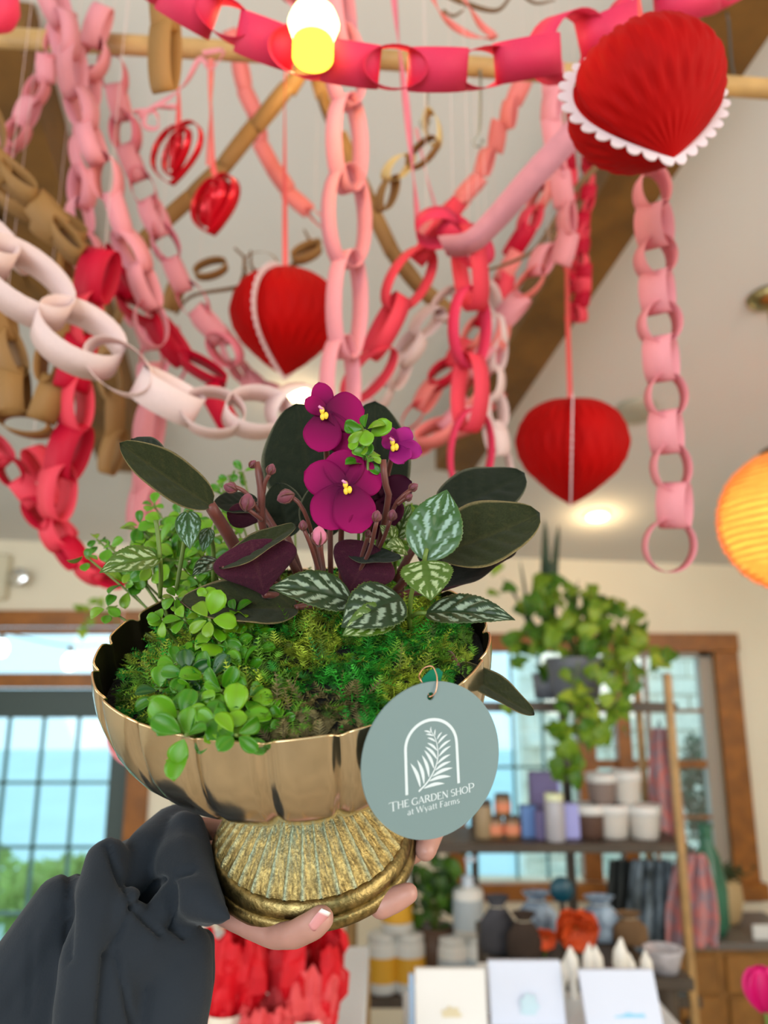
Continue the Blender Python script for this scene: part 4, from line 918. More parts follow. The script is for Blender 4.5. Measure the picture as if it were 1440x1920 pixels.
# ------------------------------------------------------------------ ribbons, dowel, twigs
def ribbon3(pts, w, twist=0, th=.0006):
    pl, L = resample(catmull([P(*p) for p in pts], 10), 40); V, Fc = [], []
    for i, p in enumerate(pl):
        t = (pl[min(i+1, 39)]-pl[max(i-1, 0)]).normalized(); cv = (EYE-p).normalized(); s = t.cross(cv).normalized(); nn = s.cross(t)
        a = twist*i/39; s2 = s*math.cos(a)+nn*math.sin(a); n2 = t.cross(s2)
        V += [p-s2*w/2-n2*th, p+s2*w/2-n2*th, p+s2*w/2+n2*th, p-s2*w/2+n2*th]
    for i in range(39):
        a = i*4
        for k in range(4): Fc.append((a+k, a+(k+1) % 4, a+4+(k+1) % 4, a+4+k))
    return V, Fc
def streamer(label, c, w, pts, twist=3):
    V, Fc = ribbon3(pts, w, twist); o = wobj('ribbon', V, Fc, paper(c), None, True); tag(o, label, 'ribbon', 'narrow ribbons tied to the dowel')
streamer('lilac pink broad paper strip slanting under the large heart', 'lilac', .034, [(1090, 235, 1.0), (1000, 330, 1.0), (930, 410, 1.0), (880, 455, 1.0), (830, 462, 1.02)], .7)
streamer('narrow pink ribbon dropping from the dowel beside the spiral heart', 'salmon', .010, [(396, 110, 1.2), (394, 200, 1.2), (392, 310, 1.2)])
streamer('narrow pink ribbon falling right of the lamp', 'rose', .010, [(735, -40, 1.1), (745, 60, 1.1), (752, 120, 1.1), (762, 200, 1.1), (775, 330, 1.1), (785, 430, 1.1)], 6)
streamer('curly pink ribbon looping near the top centre right', 'salmon', .010, [(800, -30, 1.15), (830, 30, 1.15), (880, 65, 1.15), (930, 70, 1.15), (900, 45, 1.15), (860, -20, 1.15)], 9)
streamer('thin pink ribbon tied in a bow below the dowel', 'pink', .008, [(380, 100, 1.2), (420, 95, 1.2), (395, 130, 1.2), (375, 110, 1.2), (340, 165, 1.2), (260, 220, 1.2)], 7)
streamer('thin pink curl hanging left of the spiral heart', 'pink', .008, [(330, 200, 1.2), (280, 205, 1.2), (270, 235, 1.2), (295, 240, 1.2), (290, 210, 1.2), (250, 210, 1.2)], 7)
streamer('faint pink ribbon slanting in the middle right', 'pink', .006, [(780, 240, 1.4), (800, 330, 1.4), (820, 400, 1.4)], 3)
dow_m = mat('pale_dowel_wood', (.62, .36, .13), .5, var=.25, vscale=20)
def hung(name, label, cat, part, m, group=None):
    o = wobj(name, *part, m, None, True); return tag(o, label, cat, group)
dow = thing('dowel', 'round pale wood dowel hung level under the ceiling carrying the chains', 'dowel', P(720, 110, 1.25))
wobj('rod', *tube([P(-40, 68, 1.25), P(720, 112, 1.25), P(1480, 170, 1.25)], .0155, 16), dow_m, dow, True)
cord_m = mat('dark_cord', (.05, .04, .03), .7); wire_m = mat('steel_wire', (.35, .33, .28), .3, 1)
wobj('cord', *tube([P(1378, 150, 1.25), P(1372, 120, 1.25), P(1366, 40, 1.25), ceil_hit(1362, 20)], .0022, 6), cord_m, dow)
wobj('cord', *tube([P(20, 75, 1.25), ceil_hit(22, -30)], .0022, 6), cord_m, dow)
def hook(label, x, y0, y1):
    d = 1.24; pts = [(x, y0, d), (x+1, (y0+y1)/2, d), (x-2, y1-25, d), (x-12, y1-12, d), (x-8, y1, d), (x+4, y1-4, d), (x+5, y1-14, d)]
    tag(wobj('wire_hook', *tube(resample(catmull([P(*p) for p in pts]), 24)[0], .0022, 6), wire_m, None, True), label, 'hook', 'wire hooks on the dowel')
hook('steel wire hook on the dowel above the kraft chain painted warm-lit', 800, 135, 240)
hook('steel wire hook hanging alone right of the kraft chain painted warm-lit', 900, 110, 275)
twig_m = mat('twig_bark', (.20, .10, .04), .8, var=.3, vscale=30)
def twig(label, pts, r, sides=()):
    t = thing('twig', label, 'twig', P(*pts[0]), 'bare twigs among the chains')
    pl = resample(catmull([P(*p) for p in pts]), 24)[0]; wobj('stem', *tube(pl, [r*(1-.6*i/23) for i in range(24)], 7), twig_m, t, True)
    for s in sides: wobj('side_shoot', *tube(resample(catmull([P(*p) for p in s]), 12)[0], [r*.6*(1-.5*i/11) for i in range(12)], 6), twig_m, t, True)
twig('curving bare twig crossing in front of the right rafter', [(1130, 300, 1.35), (1070, 365, 1.35), (1030, 430, 1.35), (1000, 470, 1.35), (950, 495, 1.35), (900, 510, 1.35)], .006, [[(1025, 430, 1.35), (1040, 460, 1.35), (1070, 455, 1.35)]])
twig('straight bare twig slanting behind the coral chain', [(1095, 380, 1.5), (1040, 440, 1.5), (980, 520, 1.5), (930, 590, 1.5)], .007)
twig('bare brown twig at the top edge of the picture', [(820, -20, 1.3), (870, 5, 1.3), (930, 20, 1.3), (960, -10, 1.3)], .006, [[(960, -30, 1.3), (1000, 5, 1.3), (1040, 0, 1.3)], [(830, 20, 1.3), (850, 30, 1.3), (870, 18, 1.3)]])
twig('forked twig tip left of the middle heart', [(600, 450, 1.55), (520, 520, 1.55), (440, 540, 1.55), (360, 555, 1.55), (330, 590, 1.55)], .007, [[(450, 538, 1.55), (460, 490, 1.55), (440, 465, 1.55)], [(520, 520, 1.55), (475, 505, 1.55), (470, 470, 1.55)], [(470, 535, 1.55), (455, 500, 1.55)]])
twig('thin upright twig behind the kraft loops', [(590, 470, 1.6), (575, 440, 1.6), (570, 430, 1.6)], .005)

# ------------------------------------------------------------------ honeycomb hearts
red_m = mat('red_honeycomb_tissue', (.50, .0, .0), .7, trans=.10, var=.2, vscale=9, spec=.15); trim_m = mat('white_lace_paper', (.86, .70, .72), .7, trans=.15); cordr_m = mat('coral_ribbon', (.80, .10, .09), .6)
HP = [(v.x, v.y) for v in resample(catmull([(0, .84, 0), (.12, .93, 0), (.36, .95, 0), (.66, .82, 0), (.90, .55, 0), (1.0, .20, 0), (.94, -.14, 0), (.74, -.44, 0), (.47, -.70, 0), (.20, -.90, 0), (0, -1.02, 0)], 8), 61)[0]]
def heart_curve(t):
    s = abs(t-2*math.pi) if t > math.pi else t; v = s/math.pi          # 0 dimple at the top, 1 point at the bottom
    pts = HP; k = v*(len(pts)-1); i = min(int(k), len(pts)-2); f = k-i
    x = pts[i][0]*(1-f)+pts[i+1][0]*f; z = pts[i][1]*(1-f)+pts[i+1][1]*f
    return (-x if t > math.pi else x), z
def honey_heart(label, c, wpx, hs, M, cord, scal=26, trimw=.08, off=0):
    d = c[2]; R = wpx/2*d/F; C = P(*c); t = thing('honeycomb_heart', label, 'paper heart', C, 'red honeycomb hearts hanging in the shop')
    A = Matrix.Translation(C) @ M
    NT, NZ = 192, 56; V, Fc = [], []
    for j in range(NZ+1):
        tt = .10 + (math.pi-.10)*j/NZ; x, z = heart_curve(tt); x = max(.004, x)
        for i in range(NT):
            th = 2*math.pi*i/NT; k1 = math.sin(j*.55)
            rr = x*(1 + (.010 + .026*k1*min(1, 4*x*(1.15-x)))*math.cos(26*th) - .012*math.cos(78*th)) - .035*x*(1-x)*abs(math.sin(13*th)) - .13*x*sum(math.exp(-(((th-g)/.13)**2)) for g in (0, math.pi, 2*math.pi))
            V.append((rr*math.cos(th)*R, rr*math.sin(th)*R, z*R*hs))
    for j in range(NZ):
        for i in range(NT):
            k = (i+1) % NT; Fc.append((j*NT+i, (j+1)*NT+i, (j+1)*NT+k, j*NT+k))
    link('tissue_body', mesh_of('heart', V, Fc, True), red_m, t, A)
    # flat card edge with scallops, in the local XZ plane
    V, Fc = [], []; n = 2*scal; th = .012*R
    pts = []
    for k in range(n*5):
        a = 2*math.pi*k/(n*5); x, z = heart_curve(a); s = 1.035 + trimw*abs(math.sin(a*n/2))**.6
        pts.append(((x*.97, z*.97), (x*s, (z-.05)*s+.05)))
    for side in (-1, 1):
        for (a, b) in pts: V += [(a[0]*R, side*th, a[1]*R*hs), (b[0]*R, side*th, b[1]*R*hs)]
    m = len(pts)
    for k in range(m):
        j = (k+1) % m; Fc += [(2*k, 2*k+1, 2*j+1, 2*j), (2*m+2*k, 2*m+2*j, 2*m+2*j+1, 2*m+2*k+1), (2*k+1, 2*m+2*k+1, 2*m+2*j+1, 2*j+1), (2*k, 2*j, 2*m+2*j, 2*m+2*k)]
    link('scalloped_edge', mesh_of('edge', V, Fc), trim_m, t, A)
    V, Fc = ribbon3(cord, 6*d/F*1.6, 2); wobj('hanging_ribbon', V, Fc, cordr_m, t)
def axes(x, z):                       # local X and Z given in camera space
    z = CV(*z).normalized(); x = CV(*x); x = (x-z*x.dot(z)).normalized(); y = z.cross(x)
    return frame((0, 0, 0), x, y, z)
honey_heart('largest red honeycomb heart with a white scalloped edge at the upper right', (1216, 198, .70), 288, .93, axes((1, .10, -.10), (-.20, .90, -.38)), [(1205, 130, .72), (1200, 40, .74), (1195, -90, .76)], 15, .13)
honey_heart('red honeycomb heart hanging left of centre above the flowers', (535, 604, 1.4), 204, .98, axes((-.42, -.2, .9), (.02, 1, .05)), [(535, 520, 1.4), (534, 350, 1.4), (534, 180, 1.36), (536, 110, 1.28)], 22, .05)
honey_heart('red honeycomb heart hanging at the right beside the pink ring chain', (1072, 845, 1.4), 206, .98, axes((-.244, -.08, 1), (0, 1, .08)), [(1070, 770, 1.4), (1065, 620, 1.4), (1062, 470, 1.4), (1058, 250, 1.36), (1056, 150, 1.28)], 22, .05)
foil_m = mat('red_foil', (.75, .0, .015), .25, .35, var=.2, vscale=20)
def spiral_heart(label, c, size, rot, scales, w, cord):
    d = c[2]; C = P(*c); t = thing('spiral_heart', label, 'paper heart', C, 'small shiny red hearts')
    for si, s in enumerate(scales):
        V, Fc = [], []; n = 60; R = size/2*d/F*s; ww = w*d/F
        a0 = rot + si*.35
        for k in range(n+1):
            tt = 2*math.pi*k/n; x, z = heart_curve(tt); q = Vector((x*R, 0, z*R)); 
            X = CV(math.cos(a0), .15*math.sin(a0), math.sin(a0)); Z = CV(.15, 1, 0).normalized(); Yn = Z.cross(X).normalized()
            p = C + X*q.x + Z*q.z
            V += [p-Yn*ww/2, p+Yn*ww/2]
        for k in range(n): Fc.append((2*k, 2*k+1, 2*k+3, 2*k+2))
        o = wobj('heart_band', V, Fc, foil_m, t, True); so = o.modifiers.new('s', 'SOLIDIFY'); so.thickness = .0015
    V, Fc = ribbon3(cord, .010, 2); wobj('hanging_ribbon', V, Fc, cordr_m, t)
spiral_heart('shiny red heart of nested spiral bands by the kraft chain', (330, 288, 1.3), 112, .45, [1, .76, .52, .3], 14, [(333, 270, 1.3), (335, 200, 1.3), (333, 115, 1.3)])
spiral_heart('shiny red puffed heart just below the spiral heart', (402, 385, 1.3), 104, .6, [1, .8, .6, .4, .2], 24, [(410, 340, 1.3), (398, 300, 1.3), (396, 150, 1.3)])
o = tag(wobj('paper_heart', *xf(lathe([(.01, 1), (.5, .9), (.9, .5), (1, 0), (.85, -.5), (.4, -.9), (.01, -1.1)], 24), Matrix.Translation(P(-8, 12, .95)) @ Matrix.Diagonal((.028, .028, .034, 1))), mat('hot_pink_tissue', (.85, .04, .13), .6, trans=.2), None, True), 'hot pink tissue ball cut off by the top left corner', 'paper ball')

# ------------------------------------------------------------------ lamps
def emis(name, col, s):
    m = bpy.data.materials.new(name); m.use_nodes = True; nt = m.node_tree; nt.nodes.clear(); e = nt.nodes.new('ShaderNodeEmission'); e.inputs[0].default_value = (*col, 1); e.inputs[1].default_value = s
    o = nt.nodes.new('ShaderNodeOutputMaterial'); nt.links.new(e.outputs[0], o.inputs[0]); return m
warm_e = emis('warm_lamp_glow', (1, .80, .38), 9); ylw_e = emis('yellow_bulb_glow', (1, .72, .06), 2.2)
white_m = mat('white_metal', (.8, .78, .72), .4)
def downlight(label, px, py, r, energy):
    c = ceil_hit(px, py); n = Vector((-CT, CM, 1)).normalized(); x = n.orthogonal().normalized(); y = n.cross(x); M = frame(c, x, y, n)
    t = thing('ceiling_light', label, 'ceiling light', c, 'round lights in the ceiling')
    wobj('trim_ring', *xf(lathe([(r, .001), (r*1.25, -.002), (r*1.25, -.012), (r*1.02, -.014), (r, .001)], 32), M), white_m, t, True)
    wobj('lamp_face', *xf(lathe([(.001, -.010), (r*1.0, -.008)], 32), M), warm_e, t)
    if energy: light('POINT', 'downlight_glow', c - n*.10, energy, (1, .72, .38), shadow_soft_size=.05)
downlight('round recessed light just above the violet flowers', 562, 737, .055, .9)
downlight('round recessed light right of the violet leaves', 1120, 966, .055, 2.2)
BQ = P(588, 46, .69)
lt = thing('hanging_bulb', 'glowing yellow bulb lamp hanging at the top centre between two pink links', 'lamp', BQ)
bM = Matrix.Translation(BQ) @ Matrix.Diagonal((.40, .40, .34, 1))
wobj('bulb', *xf(lathe([(.001, -.062), (.03, -.056), (.05, -.03), (.058, .0), (.05, .028), (.026, .045), (.018, .06)], 24), bM), emis('bulb_glow', (1, .84, .30), 5), lt, True)  # bulb sized and set forward to take in its glare
wobj('glow_collar', *xf(lathe([(.001, -.105), (.046, -.103), (.046, -.06), (.03, -.045), (.001, -.045)], 24), bM), ylw_e, lt, True)  # glowing collar added for the yellow patch of glare below the bulb
wobj('socket', *xf(lathe([(.02, .06), (.024, .065), (.024, .11), (.001, .112)], 20), bM), mat('brass', (.6, .42, .15), .3, 1), lt, True)
wobj('cord', *tube([BQ+Vector((0, 0, .055)), Vector((BQ.x, BQ.y, ceil_z(BQ.x, BQ.y)))], .002, 6), cord_m, lt)
light('POINT', 'bulb_light', P(588, 60, .78), 1.6, (1, .68, .26), shadow_soft_size=.04)
light('POINT', 'bulb_light', P(600, 90, 1.35), 1.2, (1, .70, .28), shadow_soft_size=.05)
cano = ceil_hit(1440, 560); pc_ = min((Vector((cano.x, cano.y, z/200)) for z in range(200, 640)), key=lambda w: abs(proj(w)[1]-975))
Rp = (proj(pc_)[0]-1357)*proj(pc_)[2]/F
pl_ = thing('pendant_lamp', 'round woven amber pendant lamp at the right edge', 'lamp', pc_)
amber = mat('woven_amber_shade', (.90, .40, .09), .7, emit=.38, var=.3, vscale=18, trans=.3)
for k in range(26):
    a = -1.25+2.5*k/25; r = Rp*math.cos(a); z = Rp*math.sin(a); pts = []
    for i in range(41):
        th = 2*math.pi*i/40; pts.append(pc_ + Vector((math.cos(th)*(r+.002*math.sin(9*th+k*math.pi)), math.sin(th)*(r+.002*math.sin(9*th+k*math.pi)), z+.0015*math.sin(5*th+k))))
    wobj('woven_band', *tube(pts, .0062, 6, False), amber, pl_, True)
wobj('inner_shade', *xf(lathe([(Rp*.30, Rp*.93), (Rp*.7, Rp*.68), (Rp*.93, Rp*.25), (Rp*.96, -.1*Rp), (Rp*.8, -.55*Rp), (Rp*.35, -.9*Rp)], 32), Matrix.Translation(pc_)), mat('amber_lining', (.95, .45, .12), .8, emit=.45, trans=.4), pl_, True)
wobj('wooden_cap', *xf(lathe([(Rp*.42, Rp*.88), (Rp*.36, Rp*1.02), (Rp*.12, Rp*1.15), (.005, Rp*1.2)], 24), Matrix.Translation(pc_)), mat('dark_cap_wood', (.12, .06, .02), .5), pl_, True)
wobj('rod', *tube([pc_+Vector((0, 0, Rp*1.15)), cano], .005, 8), mat('aged_brass', (.34, .27, .12), .35, 1), pl_)
light('POINT', 'pendant_light', pc_, 8, (1, .62, .25), shadow_soft_size=.12)
c = cano; t = pl_
brs = mat('aged_brass', (.34, .27, .12), .35, 1)
wobj('canopy', *xf(lathe([(.001, -.035), (.03, -.035), (.06, -.02), (.075, .0), (.07, .015)], 28), Matrix.Translation(c)), brs, t, True)
c = ceil_hit(1192, 768); n = Vector((-CT, CM, 1)).normalized()
tag(wobj('smoke_detector', *xf(lathe([(.001, -.03), (.05, -.03), (.085, -.018), (.09, 0), (.09, .01)], 28), frame(c, n.orthogonal().normalized(), n.cross(n.orthogonal().normalized()), n)), mat('grey_plastic', (.38, .36, .28), .5), None, True), 'round grey detector on the ceiling behind the pink ring chain', 'detector')
# exit light on the wall above the door
ex = thing('emergency_light', 'beige emergency light box with a round lamp above the door', 'wall light', PY(5, 1080, D-.03))
a = PY(-30, 1125, D-.03); b = PY(22, 1040, D-.03)
wobj('housing', *box(a.x, b.x, D-.07, D-.002, a.z, b.z, .012), mat('beige_plastic', (.72, .66, .50), .5), ex)
q = PY(36, 1082, D-.1)
wobj('lamp_head', *xf(lathe([(.001, .05), (.03, .045), (.052, .01), (.055, -.005), (.045, -.012), (.001, -.012)], 24), Matrix.Translation(q) @ Matrix.Rotation(math.radians(90), 4, 'X') @ Matrix.Diagonal((1, 1, -1, 1))), mat('chrome', (.8, .82, .85), .15, 1), ex, True)
wobj('bracket', *tube([q+Vector((0, .03, 0)), Vector((b.x-.01, D-.04, q.z))], .012, 8), mat('beige_plastic'), ex)
bulb_e = emis('string_bulb_glow', (1, 1, .97), 4)
for px, lab in ((2, 'glowing string bulb behind the transom at the left edge'), (131, 'glowing string bulb behind the transom left of the bowl')):
    q = PY(px, 1215 if px < 50 else 1240, D+.5); t = thing('string_bulb', lab, 'bulb', q, 'outdoor string bulbs')
    wobj('glass', *xf(lathe([(.001, -.06), (.03, -.05), (.045, -.015), (.042, .02), (.02, .05), (.012, .06)], 20), Matrix.Translation(q)), bulb_e, t, True)
    wobj('socket', *xf(lathe([(.018, .055), (.018, .10), (.001, .10)], 12), Matrix.Translation(q)), cord_m, t)
qa, qb = PY(2, 1215, D+.5), PY(131, 1240, D+.5)
tag(wobj('string_light_cable', *tube(resample(catmull([qa+Vector((-.6, 0, .2)), qa+Vector((0, 0, .1)), qb+Vector((0, 0, .1)), qb+Vector((.5, 0, .14))]), 20)[0], .005, 6), cord_m, None), 'dark cable carrying the string bulbs outside the transom', 'cable')

# ------------------------------------------------------------------ shelving and its goods
SH = thing('shelf_unit', 'tall open shelf of thin pale posts and dark boards in front of the window', 'shelf', Vector((.6, 2.9, 0)))
post_m = mat('pale_post_wood', (.46, .27, .10), .5, var=.25, vscale=20); board_m = mat('dark_shelf_board', (.075, .052, .035), .5, var=.3, vscale=8)
YS = 2.8; DS = .34
def postx(px, py): return PY(px, py, YS).x
xr, xl = postx(1253, 1300), postx(655, 1800)
ztop = PY(1200, 1262, YS).z
for xx, yy, h in ((xr, YS, ztop), (xl, YS, PY(655, 1640, YS).z), (xr, YS+DS, ztop), (xl, YS+DS, PY(655, 1640, YS).z)):
    wobj('post', *box(xx-.013, xx+.013, yy-.013, yy+.013, 0, h, .003), post_m, SH)
zs = {}
for nm, py, x0 in (('top', 1326, postx(900, 1326)), ('mid', 1590, postx(790, 1590)), ('low', 1880, xl)):
    z = PY(1000, py, YS).z; zs[nm] = z+.014
    wobj('shelf_board', *box(x0, xr+.03, YS-.005, YS+DS, z-.016, z+.014, .003), board_m, SH)
# second, rear post set carries the upper boards
xm = postx(905, 1400)
wobj('post', *box(xm-.013, xm+.013, YS+DS-.013, YS+DS+.013, zs['low'], zs['top'], .003), board_m, SH)
wobj('post', *box(postx(1105, 1500)-.016, postx(1105, 1500)+.016, YS+DS-.02, YS+DS+.006, 0, zs['top'], .003), board_m, SH)
def jar(name, label, px, sh, wpx, hpx, body, lid, group, cat='jar', yoff=.1, band=None, bandc=None, zbase=None):
    Y = YS+yoff; z0 = (zs[sh] if zbase is None else zbase); x = PY(px, 1590 if sh == 'mid' else 1880, Y).x; k = Y/F/.97; r = wpx/2*k; h = hpx*k
    t = thing(name, label, cat, Vector((x, Y, z0)), group); M = Matrix.Translation((x, Y, z0))
    wobj('body', *xf(lathe([(.001, 0), (r*.9, 0), (r, h*.05), (r, h*.8), (r*.9, h*.86), (.001, h*.86)], 24), M), body, t, True)
    if lid is not None: wobj('lid', *xf(lathe([(r*.92, h*.84), (r*.94, h*.86), (r*.94, h*.98), (r*.85, h), (.001, h)], 24), M), lid, t, True)
    if band: wobj('paper_band', *xf(lathe([(r*1.02, h*.2), (r*1.02, h*.62)], 24), M), band, t, True)
    return z0+h
cer = mat('cream_ceramic', (.60, .55, .50), .4); brn = mat('brown_glaze', (.10, .05, .035), .35); peach = mat('peach_label', (.75, .25, .13), .6); clr = mat('amber_jar', (.28, .14, .06), .3)
wht = mat('white_label', (.78, .78, .76), .5); yel = mat('yellow_label', (.80, .42, .03), .5); purp = mat('violet_box_card', (.16, .13, .28), .6); lil = mat('lilac_box_card', (.42, .42, .85), .6); blu = mat('blue_box_card', (.13, .25, .55), .6)
for px, lab, zb in ((929, 'left peach labelled jar in the bottom row of the middle shelf', None), (961, 'right peach labelled jar in the bottom row of the middle shelf', None)):
    zt_ = jar('candle_jar', lab, px, 'mid', 28, 36, clr, mat('dark_lid', (.06, .04, .03), .4), 'peach labelled jars on the middle shelf', band=peach)
jar('candle_jar', 'peach labelled jar stacked on top of the two others', 945, 'mid', 28, 36, clr, mat('dark_lid'), 'peach labelled jars on the middle shelf', band=peach, zbase=zt_)
jar('candle_jar', 'cream jar partly hidden behind the round tag', 908, 'mid', 30, 62, mat('tan_jar', (.35, .24, .13), .5), mat('dark_lid'), None)
def cup(lab, px, w, h, zb=None, yo=.12, m=cer):
    Y = YS+yo; x = PY(px, 1590, Y).x; z0 = zs['mid'] if zb is None else zb; k = Y/F/.97; r = w/2*k; hh = h*k
    t = thing('planter_cup', lab, 'pot', Vector((x, Y, z0)), 'banded planter cups on the middle shelf'); M = Matrix.Translation((x, Y, z0))
    wobj('body', *xf(lathe([(.001, 0), (r*.78, 0), (r*.82, hh*.1), (r*.95, hh*.7), (r*.95, hh*.72)], 28), M), m, t, True)
    wobj('rim_band', *xf(lathe([(r*.96, hh*.70), (r*1.02, hh*.72), (r*1.02, hh), (r*.9, hh), (r*.86, hh*.5), (.001, hh*.45)], 28), M), mat('white_glaze', (.72, .70, .68), .3), t, True)
    return z0+hh
cup('brown banded cup at the left of the bottom row of cups', 1108, 58, 54, m=brn)
z1 = cup('cream banded cup in the middle of the bottom row of cups', 1152, 58, 54)
cup('cream banded cup at the right of the bottom row of cups', 1212, 56, 54, yo=.1)
cup('brown banded cup stacked above the left cup', 1135, 52, 50, z1, m=mat('taupe_glaze', (.22, .16, .14), .4))
cup('cream banded cup stacked above the right cup', 1182, 52, 54, z1)
def carton(lab, px0, px1, pyt, m, yo, dep=.06, zb=None, m2=None):
    Y = YS+yo; a, b = PY(px0, 1590, Y), PY(px1, 1590, Y); z0 = zs['mid'] if zb is None else zb; zt = PY((px0+px1)/2, pyt, Y).z
    t = thing('gift_box', lab, 'box', Vector(((a.x+b.x)/2, Y, z0)), 'coloured boxes on the middle shelf')
    wobj('box_body', *box(a.x, b.x, Y, Y+dep, z0, zt, .003), m, t)
    if m2: wobj('box_side', *box(b.x-.008, b.x+.001, Y-.003, Y+dep, z0, zt+.001, .001), m2, t)
carton('tall dark violet box standing at the back of the middle shelf', 1000, 1055, 1448, purp, .2, m2=lil)
carton('small blue box beside the peach labelled jars', 980, 1010, 1512, blu, .1)
carton('lilac box at the right of the violet boxes', 1055, 1090, 1508, lil, .08)
carton('short dark violet box in front of the tall one', 1008, 1032, 1520, purp, .06)
jar('bottle', 'pale labelled bottle standing before the violet boxes', 1043, 'mid', 34, 78, mat('grey_bottle', (.42, .40, .44), .3), mat('pale_yellow_cap', (.75, .78, .5), .4), None, 'bottle', .04)
# lower shelf
k_ = YS/F/.97
for px, lab, zb in ((717, 'left yellow labelled white candle in the bottom row', None), (768, 'right yellow labelled white candle in the bottom row', None)):
    zc = jar('white_candle', lab, px, 'low', 52, 88, wht, mat('white_lid', (.7, .7, .68), .4), 'white candles with yellow labels on the lower shelf', 'candle', .06, yel)
jar('white_candle', 'yellow labelled white candle stacked on the other two', 745, 'low', 52, 88, wht, mat('white_lid'), 'white candles with yellow labels on the lower shelf', 'candle', .06, yel, zbase=zc)
zc = jar('white_candle', 'blue grey labelled tub in the bottom row right of the yellow ones', 850, 'low', 54, 84, wht, mat('white_lid'), 'pale blue labelled toiletries', 'candle', .06, mat('blue_grey_label', (.45, .52, .58), .5))
jar('white_candle', 'second blue grey labelled tub behind the white card', 905, 'low', 54, 84, wht, mat('white_lid'), 'pale blue labelled toiletries', 'candle', .06, mat('blue_grey_label'))
x = PY(880, 1800, YS+.06).x; t = thing('pump_bottle', 'white pump bottle with a blue grey label on the lower shelf', 'bottle', Vector((x, YS+.06, zc))); M = Matrix.Translation((x, YS+.06, zc)); r = 26*k_; h = 76*k_
wobj('body', *xf(lathe([(.001, 0), (r, .002), (r, h*.9), (r*.6, h), (.001, h)], 24), M), wht, t, True)
wobj('label_band', *xf(lathe([(r*1.01, h*.15), (r*1.01, h*.75)], 24), M), mat('blue_grey_label'), t, True)
wobj('pump', *join(xf(lathe([(r*.4, h), (r*.4, h*1.2), (.004, h*1.22), (.004, h*1.55)], 16), M), xf(box(-.008, .03, -.007, .007, h*1.5, h*1.62, .002), M)), mat('pump_plastic', (.6, .68, .8), .3), t, True)

# ------------------------------------------------------------------ leafy plants
poth_m = mat('pothos_leaf', attr=True, rough=.4, trans=.3, spec=.45)
def poc(c1, c2, vsc):
    def f(u, v): return mixc(c1, c2, .5+.5*noise.noise(Vector((u*vsc, v*vsc, c1[0]*99))))
    return f
PO = [leaf_mesh('leaf', prof_heart, .82, 6, 8, .3, -1.0, .25, 0, ctop=poc(a, b, 3), thick=.015) for a, b in (((.10, .24, .01), (.30, .45, .03)), ((.05, .15, .01), (.12, .28, .02)), ((.22, .38, .02), (.42, .55, .06)), ((.025, .08, .012), (.06, .15, .02)))]
def leafy(name, label, pos, spots, pal, size, pot=None, stem_from=None, cat='potted plant'):
    t = thing(name, label, cat, pos); base = Vector(stem_from or pos)
    if pot: pot(t)
    for (px, py, Y) in spots:
        c = PY(px, py, Y); s = size*rnd.uniform(.7, 1.25)
        d = CV(rnd.uniform(-.8, .8), rnd.uniform(-.9, .5), rnd.uniform(-.2, .6)).normalized(); nr = CV(rnd.uniform(-.6, .6), rnd.uniform(.1, .9), rnd.uniform(.3, 1)).normalized()
        link('leaf', PO[rnd.choice(pal)], poth_m, t, leaf_matrix(c-d*s*.5, c+d*s*.5, nr))
    return t
spots = []
for i in range(120):
    a = rnd.random()*6.28; r = math.sqrt(rnd.random()); spots.append((1075+r*math.cos(a)*130, 1200+r*math.sin(a)*85, YS+.12+rnd.uniform(-.12, .12)))
for i in range(26): spots.append((1085+rnd.gauss(0, 28), 1290+i*7, YS-.06+rnd.uniform(-.04, .04)))
for i in range(14): spots.append((1150+rnd.gauss(0, 18), 1260+i*10, YS-.06))
spots += [(1240, 1245, YS), (1250, 1235, YS), (1222, 1232, YS+.05), (1205, 1170, YS+.1), (1190, 1160, YS+.1), (1170, 1150, YS+.1), (1225, 1255, YS), (1100, 1120, YS+.1), (1110, 1110, YS+.1), (1095, 1135, YS+.1), (1050, 1400, YS-.05), (1060, 1385, YS-.05), (950, 1330, YS-.02), (1045, 1360, YS-.05)]
for i in range(16): spots.append((1020+rnd.gauss(0, 45), 1110+rnd.gauss(0, 22), YS+.15))
ppos = PY(1080, 1300, YS+.15); ppos.z = zs['top']
def potf(t):
    wobj('pot', *xf(lathe([(.001, 0), (.07, 0), (.085, .02), (.105, .15), (.11, .16), (.10, .165), (.095, .15), (.001, .14)], 28), Matrix.Translation(ppos)), mat('grey_pot', (.16, .17, .20), .5), t, True)
    for i in range(22):
        q = spots[rnd.randrange(120)]; e = PY(*q); b = ppos+Vector((0, 0, .14)); wobj('stem', *tube(resample(catmull([b, b.lerp(e, .5)+Vector((0, 0, .06)), e]), 8)[0], .003, 5), gstem_m, t, True)
    for pts in ([(1085, 1240), (1075, 1320), (1088, 1400), (1090, 1470)], [(1150, 1250), (1158, 1320), (1145, 1390)], [(1180, 1290), (1220, 1258), (1250, 1238)]):
        wobj('vine', *tube(resample(catmull([PY(x, y, YS-.07) for x, y in pts]), 12)[0], .003, 5), gstem_m, t, True)
leafy('pothos', 'bushy yellow green trailing pothos in a grey pot on the top shelf', ppos, spots, [0, 0, 1, 2, 1], .072, potf)
